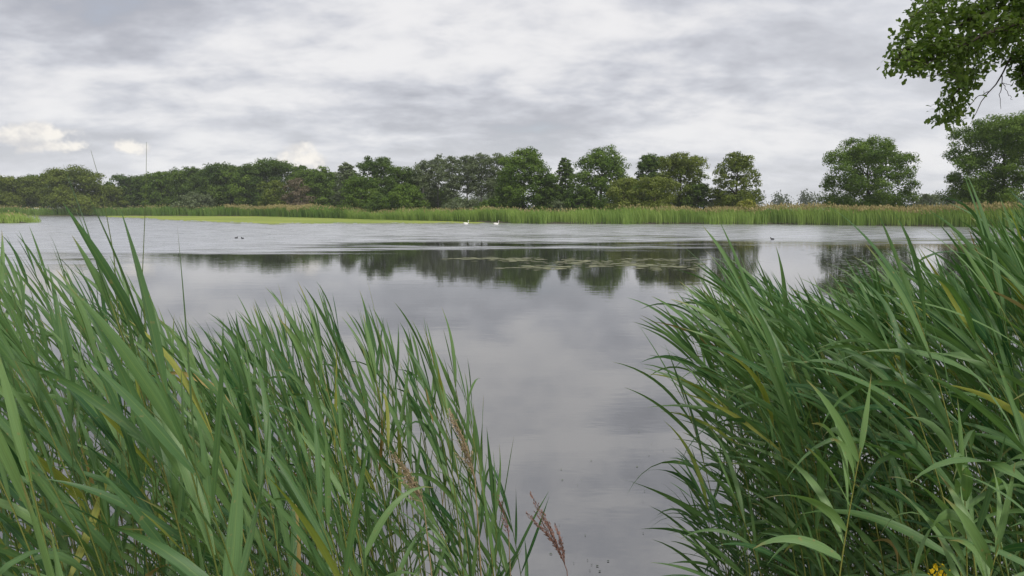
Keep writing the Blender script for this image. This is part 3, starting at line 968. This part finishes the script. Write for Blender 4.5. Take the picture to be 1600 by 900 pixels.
def try_right():
    Yt = rng.uniform(2.2, 5.4)
    u = rng.uniform(1062, 1850)
    if Yt < 2.7 and u < 1350:
        return None
    if Yt < 3.0 and u < 1150:
        return None
    z = 1.98 + .14 * rng.normal() + .28 * np.clip((u - 1350) / 200, 0, 1.3)
    if Yt < 2.4:
        z -= rng.uniform(.05, .35)
    x = at(u, 450, Yt)[0]
    tip = np.array([x, Yt, z])
    uu, vv = pix(tip)
    lim = np.interp(uu - 40, *ENV_R) + .20 * F / Yt
    if vv < lim:
        if vv > lim - 70:
            tip[2] -= (lim - vv + rng.uniform(0, 45)) * Yt / F
        else:
            return None
    if vv > 1000:
        return None
    lean = rng.uniform(.30, .60)
    o = dict(n=int(rng.integers(12, 16)), L=.38, W=.0205, sweep=1.0, open=.8, wind=1.6, g=.8, tint=.46, t0=.12, droop=.14)
    if u > 1480:
        o.update(open=.5, sweep=.8, wind=1.1, tint=.42)
    if Yt < 2.4:
        o.update(W=.024, L=.42, g=1.6, droop=.3, tint=.5, open=.95, wind=1.2)
    return (Yt + max(0, vv - lim) * .003, tip, lean, o, zone_right(uu, Yt))


def fill(fn, n):
    out = []
    k = 0
    while len(out) < n and k < 60000:
        k += 1
        s = fn()
        if s:
            out.append(s)
    return out


rng = np.random.default_rng(31)
left = fill(try_left, 225)
right = fill(try_right, 360)


def short_left():
    u = rng.uniform(40, 800)
    Yt = rng.uniform(2.5, 4.6)
    v = rng.uniform(640, 900) if u < 600 else rng.uniform(600, 880)
    if u > 700 and v < 640 + (u - 700) * 2.0:
        return None
    tip = at(u, v, Yt)
    if tip[2] < .55:
        return None
    o = dict(n=int(rng.integers(7, 11)), L=.33, W=.0185, sweep=.5, open=.6, wind=.7, g=.9, tint=.42, t0=.2, droop=.15)
    return (Yt + .6, tip, rng.uniform(.08, .3), o, zone_left(u, Yt))


def short_right():
    u = rng.uniform(1066, 1640)
    Yt = rng.uniform(2.7, 4.4)
    v = rng.uniform(610, 900)
    if u < 1130 and v < 680:
        return None
    tip = at(u, v, Yt)
    if tip[2] < .5:
        return None
    o = dict(n=int(rng.integers(9, 13)), L=.34, W=.0185, sweep=.9, open=.85, wind=1.2, g=1.1, tint=.44, t0=.15, droop=.15)
    return (Yt + (.2 if u < 1180 else .8), tip, rng.uniform(.1, .35), o, zone_right(u, 3))


left += fill(short_left, 75)
right += fill(short_right, 95)
left.sort(key=lambda s: s[0]); right.sort(key=lambda s: s[0])
NL, NR = 150, 160
rng = np.random.default_rng(32)
for s in left[:NL] + right[:NR]:
    o = grow_reed(s[1], s[2], s[3])
    tag(o, s[4][0], 'reed', s[4][1])
for lst, lab in ((left[NL:], 'deeper reeds behind the windswept bed opposite the overhanging oak'),
                 (right[NR:], 'deeper reeds behind the bed below the overhanging oak')):
    c = MB()
    for s in lst:
        grow_reed(s[1], s[2], s[3], c)
    for s in lst[::3]:
        b_, st = reed_spec(s[1] + np.array([.12 if s[1][0] > 0 else -.1, 0, -rng.uniform(.2, .9)]), s[2] * rng.uniform(0, .8) if s[1][0] > 0 else -s[2] * rng.uniform(0, .5), None)
        tube(c, st, np.linspace(.0035, .0022, len(st)), 4, rng.uniform(0, 1), 2)
    tag(c.build('reed_bed', [M['reed_leaf'], M['reed_stem'], M['dead_stem']]), lab, 'reeds', kind='stuff')


def hero(label, tip_uv, Yt, lean, **o):
    d = dict(n=8, L=.5, W=.026, sweep=.7, open=.4, wind=.9, g=.4, tint=.55, t0=.45, dead=0)
    d.update(o)
    return tag(grow_reed(at(*tip_uv, Yt), lean, d), label, 'reed')


rng = np.random.default_rng(33)
hero('tallest broad leaved reed, its pointed leaf crossing the far wood beside the yellowish oak', (222, 512), 1.5, .24, W=.032, L=.42, n=7, open=.28, wind=.55, sweep=.5)
hero('tall reed with two erect blades just beside the tallest broad leaved one', (172, 470), 1.75, .3, W=.027, L=.38, n=7, open=.22, wind=.4, sweep=.3)
hero('close reed with a wide blade cutting across the frame corner and a yellow stem', (40, 720), 1.15, .12, W=.030, L=.30, n=7, wind=.3, sweep=.4, open=.3)
hero('close yellow stemmed reed whose broad blades bend flat in front of the bed', (300, 720), 1.35, .2, W=.024, L=.32, n=8, g=1.2, open=.7)
hero('tallest reed over the channel, one long blade before the airy tree', (1180, 480), 2.5, .40, W=.024, L=.46, n=9, open=.3, sweep=.5, wind=.6)
hero('tall erect reed whose blades stand before the big lone oak reflection', (1425, 470), 2.2, .32, W=.022, L=.42, n=9, open=.35, sweep=.5, tint=.7)
hero('slim reed standing over the dense bed before the huge dark oak', (1545, 400), 2.6, .3, W=.022, L=.44, n=9, open=.3, sweep=.5, tint=.5)
hero('drooping reed with a fan of broad pale blades low in front of the dark gap', (1345, 700), 1.75, -.10, W=.026, L=.27, n=10, open=1.2, g=5.5, wind=.9, sweep=.9, t0=.72, tint=.8)
hero('drooping pale reed hanging its blades straight down beside the fanned one', (1505, 730), 1.75, .1, W=.026, L=.27, n=9, open=1.1, g=8, wind=.5, sweep=.5, t0=.72, tint=.75)
hero('bright reed with long blades reaching in from the frame edge below the oak', (1600, 690), 1.6, .25, W=.024, L=.32, n=9, open=1.0, g=1.6, wind=1.2, tint=.8, t0=.6)
hero('close reed spreading pale flat blades in the lowest corner below the oak', (1560, 850), 1.6, -.1, W=.027, L=.28, n=8, open=1.2, g=2.6, wind=.8, tint=.8, t0=.7)
hero('short bright green reed standing alone at the last edge of the bed by the channel', (775, 800), 2.6, .0, W=.020, L=.34, n=6, open=.3, sweep=0, wind=-.1, tint=.95, g=.3)


# seed heads, dry stalks
def seed_reed(name, label, pts_uv, Yt, root_uv, mat_='plume', n=85, L=.15, spread=.24, size=.010):
    pts = np.array([at(u, v, Yt) for u, v in pts_uv])
    r = at(*root_uv, Yt)
    gz = max(-.2, float(ground_z(r[0], r[1])))
    base = np.array([r[0], r[1], gz])
    st = bez(base, np.array([base[0], base[1], pts[0][2] * .6]), pts[0], 10)
    root = empty(name, base)
    tag(root, label, 'dry reed')
    mb = MB(); tube(mb, st, np.linspace(.0034, .002, 10), 5, .5); mb.build('stem', M['dead_stem'], root, base)
    mb = MB()
    fine = np.array([[np.interp(t, np.linspace(0, 1, len(pts)), pts[:, k]) for k in range(3)] for t in np.linspace(0, 1, 12)])
    plume_mesh(mb, fine, L, n, spread, size)
    mb.build('seed_head', M[mat_], root, base)


seed_reed('dry_reed', 'upper tan feathery seed head among green reeds near the channel edge', [(742, 748), (734, 715), (722, 680), (706, 645)], 2.3, (765, 1200))
seed_reed('dry_reed', 'lower tan feathery seed head hanging inside the reeds below the upper one', [(662, 790), (655, 768), (640, 742), (620, 715)], 2.3, (700, 1200))
seed_reed('dry_reed', 'thin dark seed head at the outermost reed edge by the channel', [(795, 838), (792, 815), (786, 795), (779, 780)], 2.6, (805, 1100), 'panicle', 26, .08, .22)


def red_panicle():
    Yt = 2.4
    tip = [at(886, 892, Yt), at(874, 860, Yt), at(858, 828, Yt), at(835, 790, Yt)]
    base_xy = at(905, 1000, Yt)
    gz = max(-.2, float(ground_z(base_xy[0], base_xy[1])))
    base = np.array([base_xy[0], base_xy[1], gz])
    root = empty('dry_grass', base)
    tag(root, 'reddish brown dry grass head leaning alone over the open channel water', 'dry grass')
    mb = MB(); tube(mb, bez(base, base + np.array([0, 0, .5]), tip[0], 10), np.linspace(.003, .0016, 10), 5, .4); mb.build('stem', M['panicle'], root, base)
    mb = MB()
    tube(mb, tip, np.linspace(.0016, .0007, 4), 4, .4)
    ends = [(829, 771), (834, 785), (822, 800), (826, 808), (838, 802), (848, 800), (856, 818), (846, 822), (868, 822), (873, 832), (862, 842), (876, 842)]
    for k, e in enumerate(ends):
        t = np.clip((e[1] - 770) / 75, 0, 1)
        s = tip[0] * (.25 + .5 * t) + tip[1] * (.75 - .5 * t) if k > 3 else tip[1]
        q = at(e[0], e[1], Yt + rng.normal(0, .05))
        cv = bez(np.array(s), (np.array(s) + q) / 2 + np.array([.004, 0, .008]), q, 7)
        tube(mb, cv, np.linspace(.0012, .0006, 7), 3, .5)
        m = 46
        tt = rng.uniform(.15, 1, m)
        c = np.stack([np.interp(tt, np.linspace(0, 1, 7), cv[:, j]) for j in range(3)], 1) + rng.normal(0, .0018, (m, 3))
        dr = nrm(nrm(cv[-1] - cv[0]) + rng.normal(0, .25, (m, 3)))
        w = nrm(np.cross(dr, rng.normal(size=(m, 3))))
        sz = rng.uniform(.008, .015, (m, 1))
        V = np.stack([c, c + dr * sz * .5 + w * sz * .17, c + dr * sz, c + dr * sz * .5 - w * sz * .17], 1).reshape(-1, 3)
        mb.add(V, np.arange(4 * m).reshape(m, 4), np.repeat(rng.uniform(0, 1, m), 4))
    mb.build('seed_head', M['panicle'], root, base)


red_panicle()

# single thin dry stalks rising over the reeds
for lab, uvs, Yt in (('thin dry stalk standing straight over the water beside the broad leaved reeds', [(229, 222), (228, 300), (222, 440)], 2.2),
                     ('thin dry stalk slanting over the yellowish oak above the tallest reed', [(142, 235), (158, 290), (178, 400)], 2.0)):
    P = np.array([at(u, v, Yt) for u, v in uvs])
    x, y = P[-1][0] + .03, Yt
    gz = max(-.2, float(ground_z(x, y)))
    pts = np.vstack([[x, y, gz], P[::-1]])
    root = empty('dry_stalk', pts[0])
    tag(root, lab, 'dry stalk')
    mb = MB(); tube(mb, pts, [.0022, .0014, .0009, .0004], 5, .2); mb.build('stem', M['reed_stem'], root, pts[0])

# small yellow flower low in the right bed
fp = at(1465, 892, 1.9)
gz = max(0, float(ground_z(fp[0], fp[1])))
root = empty('wildflower', (fp[0], fp[1], gz))
tag(root, 'small yellow flower head low in the dark foot of the reeds', 'flower')
mb = MB(); tube(mb, [(fp[0] + .03, fp[1], gz), (fp[0] + .02, fp[1], fp[2] * .6), fp], [.002, .0016, .0012], 5, .4)
mb.build('stem', M['reed_stem'], root, (fp[0], fp[1], gz))
mb = MB()
c = fp + rng.normal(0, 1, (34, 3)) * np.array([.013, .013, .008])
cards(mb, c, .012, rng.uniform(0, 1, 34), .8)
mb.build('petals', M['petal'], root, (fp[0], fp[1], gz))


# ------------------------------------------------------------------ overhanging oak
def big_oak():
    global rng
    rng = np.random.default_rng(41)
    bx, by = 9.6, 6.2
    gz = float(ground_z(bx, by))
    gz = max(gz, 0.05)
    base = np.array([bx, by, gz])
    root = empty('oak_tree', base)
    tag(root, 'overhanging oak with lobed leaves and bare twigs reaching over the water close by', 'tree')
    tb = MB()
    tp = np.array([base + [0, 0, -.3], base + [-.1, 0, 1.5], base + [-.25, -.1, 3.2], base + [-.2, -.1, 5.2], base + [.1, .1, 7.5], base + [.2, .2, 9.6]])
    tube(tb, tp, [.42, .33, .28, .23, .15, .06], 10)
    crown = MB()

    def leaf_at(c, out, n):
        """n oak leaves round a twig end"""
        P = c + rng.normal(0, .075, (n, 3)) * np.array([1.2, 1.2, .7])
        d = nrm(np.asarray(out) * .8 + rng.normal(0, .8, (n, 3)) + np.array([0, 0, -.15]))
        nv = nrm(rng.normal(0, .75, (n, 3)) + np.array([0, 0, 1.0]))
        w = nrm(np.cross(d, nv)); up = np.cross(w, d)
        L = rng.uniform(.06, .112, (n, 1)); W = L * .31
        prof = [(0, .12, 0), (.28, .75, .02), (.42, .55, .03), (.68, 1.0, .03), (.86, .7, 0), (1.0, .2, -.05)]
        rows = []
        for t, k, h in prof:
            m_ = P + d * L * t + up * L * h
            rows += [m_ - w * W * k + up * W * .2 * k, m_ + w * W * k + up * W * .2 * k]
        V = np.stack(rows, 1).reshape(-1, 3)
        k = np.arange(n)[:, None] * 12
        Fq = np.concatenate([k + np.array([[2 * j, 2 * j + 1, 2 * j + 3, 2 * j + 2]]) for j in range(5)])
        tn = np.clip(.45 + rng.normal(0, .2, n), 0, 1)
        crown.add(V, Fq, np.repeat(tn, 12))

    def branch(p0, p1, r, sag=.0, n=8):
        p0, p1 = np.array(p0), np.array(p1)
        mid = (p0 + p1) / 2 + np.array([0, 0, sag]) + rng.normal(0, .06, 3)
        c = bez(p0, mid, p1, n) + np.concatenate([np.zeros((1, 3)), rng.normal(0, .018, (n - 2, 3)), np.zeros((1, 3))])
        tube(tb, c, np.linspace(r, r * .3, n), 6)
        return c

    # boughs that reach into the view, traced as image pixel points, each at a chosen distance
    boughs = [
        ([(1640, -60), (1560, 10), (1480, 45), (1400, 92)], 11.6, .06),
        ([(1700, -40), (1600, 10), (1530, 75), (1500, 120), (1485, 185)], 12.2, .055),
        ([(1660, -150), (1540, -70), (1470, -10), (1420, 30)], 12.4, .06),
        ([(1720, -160), (1620, -90), (1530, -60), (1440, -40)], 12.9, .06),
        ([(1720, 0), (1640, 40), (1600, 90), (1590, 130)], 12.0, .05),
        ([(1720, 20), (1600, 30), (1530, 55), (1450, 100)], 11.2, .05),
    ]
    start = tp[3]
    clusters = []
    for pts, Yb, r in boughs:
        P = np.array([at(u, v, Yb + .25 * math.sin(i * 1.7)) for i, (u, v) in enumerate(pts)])
        t = np.linspace(0, 1, len(P)); tf = np.linspace(0, 1, 16)
        Pf = np.stack([np.interp(tf, t, P[:, k]) for k in range(3)], 1)
        Pf[1:-1] += rng.normal(0, .03, (14, 3))
        branch(start + rng.normal(0, .1, 3), Pf[0], r * 1.9, .3)
        tube(tb, Pf, np.linspace(r, .008, 16), 6)
        # side twigs
        for k in range(70):
            s = rng.integers(1, 16)
            p = Pf[s]
            dr = nrm(Pf[min(15, s + 1)] - Pf[s - 1])
            e = p + nrm(dr * .6 + rng.normal(0, .75, 3) * np.array([1, 1, .75])) * rng.uniform(.15, .55)
            uu, vv = pix(e)
            # keep the dangling gap below the main mass open
            lim = np.interp(uu, [1380, 1400, 1455, 1480, 1520, 1560, 1580, 1600, 1700], [100, 112, 150 if vv > 110 else 112, 200, 150, 100, 115, 140, 200])
            if uu < np.interp(vv, [-60, 4, 26, 66, 98], [1465, 1444, 1428, 1408, 1388]) or vv > lim:
                continue
            tube(tb, bez(p, (p + e) / 2 + rng.normal(0, .03, 3), e, 4), [.007, .005, .004, .002], 4)
            clusters.append((e, nrm(e - p)))
            clusters.append(((e + p) / 2 + rng.normal(0, .04, 3), nrm(e - p)))
    # extra filling clusters through the mass
    shape_u = [1385, 1405, 1430, 1470, 1520, 1560, 1600, 1700]
    low_v = [100, 108, 120, 112, 100, 82, 75, 60]
    top_v = [92, 70, 20, -30, -80, -120, -150, -160]
    for k in range(150):
        u = 1398 + 320 * rng.uniform() ** .8
        v = rng.uniform(np.interp(u, shape_u, top_v), np.interp(u, shape_u, low_v))
        clusters.append((at(u, v, rng.uniform(10.9, 13.2)), nrm(rng.normal(size=3) + np.array([-.6, 0, -.2]))))
    for (u, v) in [(1386, 103), (1400, 84), (1408, 62), (1430, 20), (1404, 100), (1424, 121), (1448, 118), (1416, 40), (1440, 4)]:
        e = at(u, v, 11.6); p = at(u + 60, v - 4 + rng.uniform(-8, 8), 11.8)
        c_ = bez(p, (p + e) / 2 + rng.normal(0, .03, 3), e, 6)
        tube(tb, c_, np.linspace(.008, .002, 6), 4)
        for q_ in (1.0, .72, .45, .2):
            clusters.append((p * (1 - q_) + e * q_, nrm(e - p)))
    for k in range(46):      # dangling spray
        v = rng.uniform(105, 198)
        uc = np.interp(v, [105, 150, 180, 200], [1512, 1500, 1486, 1476]); hw = np.interp(v, [105, 150, 180, 200], [22, 17, 24, 10])
        clusters.append((at(uc + rng.uniform(-hw, hw), v, rng.uniform(11.8, 12.5)), np.array([-.4, 0, -.8])))
    for k in range(10):
        clusters.append((at(rng.uniform(1585, 1630), rng.uniform(95, 138), 12.0), np.array([-.3, 0, -.6])))
    # the rest of the crown, outside this view
    for k in range(760):
        d = nrm(rng.normal(size=3)); r_ = rng.uniform(.15, 1.15) ** .5
        c = base + np.array([-1.6, 1.6, 7.0]) + d * r_ * np.array([6.2, 7.0, 3.0])
        if c[2] < 4.2:
            continue
        if c[1] > .3:
            uu, vv = pix(c)
            if uu < 1660 and vv > -110:
                continue
        if k % 9 == 0:
            branch(tp[3 + k % 2], c, .05, .2, 6)
    OUT = np.array([(1462, -60), (1440, 4), (1424, 26), (1404, 66), (1384, 98), (1390, 106), (1424, 116), (1456, 118), (1474, 112), (1490, 128),
                    (1480, 150), (1468, 168), (1460, 190), (1478, 200), (1492, 194), (1508, 170), (1518, 138), (1530, 108), (1560, 98),
                    (1578, 88), (1586, 108), (1592, 134), (1640, 150), (1900, 150), (1900, -400), (1462, -400)], float)

    def in_outline(u, v):
        k = False
        for i in range(len(OUT)):
            a_, b_ = OUT[i], OUT[(i + 1) % len(OUT)]
            if (a_[1] <= v) != (b_[1] <= v) and u < a_[0] + (v - a_[1]) / (b_[1] - a_[1]) * (b_[0] - a_[0]):
                k = not k
        return k
    kept = []
    for c, d in clusters:
        if c[1] > 1 and pix(c)[0] < 1700 and -60 < pix(c)[1] < 600 and not in_outline(*pix(c)):
            continue
        kept.append((c, d))
    clusters = kept
    for c, d in clusters:
        leaf_at(c, d, int(rng.integers(9, 15)))
    # bare twigs
    def tw(uvs, r):
        P = np.array([at(u, v, 11.9) for u, v in uvs])
        t = np.linspace(0, 1, len(P)); tf = np.linspace(0, 1, 9)
        Pf = np.stack([np.interp(tf, t, P[:, k]) for k in range(3)], 1)
        Pf[1:-1] += rng.normal(0, .008, (7, 3))
        tube(tb, Pf, np.linspace(r, .003, 9), 5)
    tw([(1600, 55), (1575, 95), (1566, 118), (1545, 143), (1530, 165), (1516, 194)], .018)
    tw([(1566, 118), (1566, 138), (1560, 148), (1564, 170)], .008)
    tw([(1545, 143), (1525, 152), (1512, 170)], .007)
    tw([(1540, 148), (1530, 150), (1514, 163)], .006)
    tw([(1566, 130), (1576, 148), (1582, 156)], .005)
    tw([(1566, 130), (1582, 134)], .005)
    crown.build('crown', M['oak'], root, base)
    tb.build('trunk', M['bark'], root, base)


big_oak()


# ------------------------------------------------------------------ air
def haze():
    m, nt, N, L = mat('haze')
    out = N.new('ShaderNodeOutputMaterial')
    v = N.new('ShaderNodeVolumePrincipled')
    v.inputs['Color'].default_value = (.9, .93, 1, 1)
    v.inputs['Density'].default_value = .00016
    L.new(v.outputs[0], out.inputs['Volume'])
    mb = MB()
    x0, x1, y0, y1, z0, z1 = -1020, 1020, -260, 1320, -3, 32
    V = [(x0, y0, z0), (x1, y0, z0), (x1, y1, z0), (x0, y1, z0), (x0, y0, z1), (x1, y0, z1), (x1, y1, z1), (x0, y1, z1)]
    mb.add(V, [(0, 3, 2, 1), (4, 5, 6, 7), (0, 1, 5, 4), (1, 2, 6, 5), (2, 3, 7, 6), (3, 0, 4, 7)])
    tag(mb.build('haze', m, smooth=False), 'thin pale air between the pond and the far woods', 'haze', kind='stuff')


HAZE = True
if HAZE:
    haze()


# ------------------------------------------------------------------ sky and sun
SUN_EL, SUN_AZ = 46, 152           # sun behind the camera, to the right
w = bpy.data.worlds.new('World')
scene.world = w
w.use_nodes = True
nt = w.node_tree
N, L = nt.nodes, nt.links
N.clear()
out = N.new('ShaderNodeOutputWorld')
bg = N.new('ShaderNodeBackground'); bg.inputs['Strength'].default_value = 0.1
sky = N.new('ShaderNodeTexSky'); sky.sky_type = 'NISHITA'; sky.sun_disc = False
sky.sun_elevation = R(SUN_EL); sky.sun_rotation = R(SUN_AZ)
sky.air_density = 1; sky.dust_density = 1.5
tc = N.new('ShaderNodeTexCoord')
sep = N.new('ShaderNodeSeparateXYZ'); L.new(tc.outputs['Generated'], sep.inputs[0])


def wm(op, a, b=None, c=None):
    k = N.new('ShaderNodeMath'); k.operation = op
    for i, x in enumerate((a, b, c)):
        if x is None:
            continue
        if isinstance(x, (int, float)):
            k.inputs[i].default_value = x
        else:
            L.new(x, k.inputs[i])
    return k.outputs[0]


def wr(src, a, b, c, d, sm=True):
    r = N.new('ShaderNodeMapRange'); r.interpolation_type = 'SMOOTHSTEP' if sm else 'LINEAR'
    for i, x in enumerate((a, b, c, d)):
        r.inputs[i + 1].default_value = x
    L.new(src, r.inputs[0])
    return r.outputs[0]


zc = wm('MAXIMUM', sep.outputs[2], 0.0)
den = wm('ADD', zc, 0.27)
cx, cy = wm('DIVIDE', sep.outputs[0], den), wm('DIVIDE', sep.outputs[1], den)
comb = N.new('ShaderNodeCombineXYZ'); L.new(cx, comb.inputs[0]); L.new(cy, comb.inputs[1])


def wnoise(vec, scale, stretch, detail, rough, off=(0, 0, 0), dist=0.0, rot=0):
    mp = N.new('ShaderNodeMapping'); mp.inputs['Scale'].default_value = stretch; mp.inputs['Location'].default_value = off
    mp.inputs['Rotation'].default_value = (0, 0, rot)
    L.new(vec, mp.inputs[0])
    n = N.new('ShaderNodeTexNoise'); n.inputs['Scale'].default_value = scale
    n.inputs['Detail'].default_value = detail; n.inputs['Roughness'].default_value = rough; n.inputs['Distortion'].default_value = dist
    L.new(mp.outputs[0], n.inputs['Vector'])
    return n.outputs[0]


big = wnoise(comb.outputs[0], 1.25, (.8, 1.0, 1), 5, .5, (3.1, 1.7, 0), .0, R(12))
med = wnoise(comb.outputs[0], 4.2, (.85, 1.05, 1), 10, .56, (7.3, 2.9, 0), .15, R(-8))
mix = wm('ADD', wm('MULTIPLY', big, .55), wm('MULTIPLY', med, .45))
bright = wr(mix, .38, .62, 0, 1)
cr = N.new('ShaderNodeValToRGB')
cr.color_ramp.elements[0].position = 0; cr.color_ramp.elements[0].color = (.365, .372, .41, 1)
cr.color_ramp.elements[1].position = 1; cr.color_ramp.elements[1].color = (.74, .73, .735, 1)
e = cr.color_ramp.elements.new(.5); e.color = (.53, .537, .578, 1)
L.new(bright, cr.inputs[0])
# brighter, smoother towards the horizon and to the east where the layer thins
hz = wr(sep.outputs[2], .0, .16, 1, 0)
east = wr(sep.outputs[0], .15, .6, 0, 1)
lift = wm('MAXIMUM', wm('MULTIPLY', hz, .5), wm('MULTIPLY', east, .42))
mxh = N.new('ShaderNodeMix'); mxh.data_type = 'RGBA'
mxh.inputs[7].default_value = (.70, .71, .74, 1)
L.new(lift, mxh.inputs[0]); L.new(cr.outputs[0], mxh.inputs[6])
# heaped clouds low in the west, sunlit from behind the camera
yy_ = wm('MAXIMUM', sep.outputs[1], .05)
tx, tz = wm('DIVIDE', sep.outputs[0], yy_), wm('DIVIDE', sep.outputs[2], yy_)
heap = None
for (ox, oz, rx, rz) in ((-.640, .100, .060, .020), (-.600, .080, .055, .010), (-.505, .080, .030, .012), (-.275, .064, .050, .022)):
    ex = wm('DIVIDE', wm('SUBTRACT', tx, ox), rx); ez = wm('DIVIDE', wm('SUBTRACT', tz, oz), rz)
    d_ = wm('SUBTRACT', 1.0, wm('SQRT', wm('ADD', wm('MULTIPLY', ex, ex), wm('MULTIPLY', ez, ez))))
    heap = d_ if heap is None else wm('MAXIMUM', heap, d_)
lump = wnoise(tc.outputs['Generated'], 24, (1, 1, 1.25), 9, .6, (1.2, .4, .3))
fld = wm('ADD', wm('MAXIMUM', heap, -1.5), wm('MULTIPLY', wm('SUBTRACT', lump, .5), 4.2))
cumf = wm('MULTIPLY', wm('MULTIPLY', wr(fld, .0, .75, 0, .88), wr(heap, -.9, -.3, 0, 1)), wr(sep.outputs[1], .1, .2, 0, 1))
mxc = N.new('ShaderNodeMix'); mxc.data_type = 'RGBA'; 
cumc = N.new('ShaderNodeMix'); cumc.data_type = 'RGBA'
cumc.inputs[6].default_value = (.60, .585, .585, 1); cumc.inputs[7].default_value = (.86, .815, .75, 1)
lump2 = wnoise(tc.outputs['Generated'], 34, (1, 1, 1.3), 8, .62, (5.2, 1.4, 2.3))
L.new(wr(wm('ADD', lump2, wm('MULTIPLY', wm('MAXIMUM', wm('MULTIPLY', heap, .12), -.1), 1.0)), .38, .66, 0, 1), cumc.inputs[0])
L.new(cumc.outputs[2], mxc.inputs[7])
L.new(cumf, mxc.inputs[0]); L.new(mxh.outputs[2], mxc.inputs[6])
sc_ = N.new('ShaderNodeVectorMath'); sc_.operation = 'SCALE'; sc_.inputs['Scale'].default_value = 6.7
L.new(mxc.outputs[2], sc_.inputs[0])
# a little open sky through the layer
fin = N.new('ShaderNodeMix'); fin.data_type = 'RGBA'
L.new(wr(mix, .30, .44, .82, .97), fin.inputs[0])
L.new(sky.outputs[0], fin.inputs[6]); L.new(sc_.outputs[0], fin.inputs[7])
L.new(fin.outputs[2], bg.inputs['Color'])
L.new(bg.outputs[0], out.inputs['Surface'])

sd = bpy.data.lights.new('sun', 'SUN')
sd.energy = 1.5
sd.angle = R(10)
sd.color = (1, .95, .88)
so = bpy.data.objects.new('sun', sd)
COL.objects.link(so)
el, az = R(SUN_EL), R(SUN_AZ)
dv = np.array([math.sin(az) * math.cos(el), math.cos(az) * math.cos(el), math.sin(el)])   # towards the sun
from mathutils import Vector
so.rotation_euler = Vector(-dv).to_track_quat('-Z', 'Y').to_euler()
so.location = (0, -20, 40)

scene.view_settings.view_transform = 'Standard'
scene.view_settings.look = 'None'
scene.view_settings.exposure = 0.82
scene.view_settings.gamma = 1
scene.cycles.use_denoising = True
scene.cycles.max_bounces = 8
scene.cycles.volume_bounces = 1
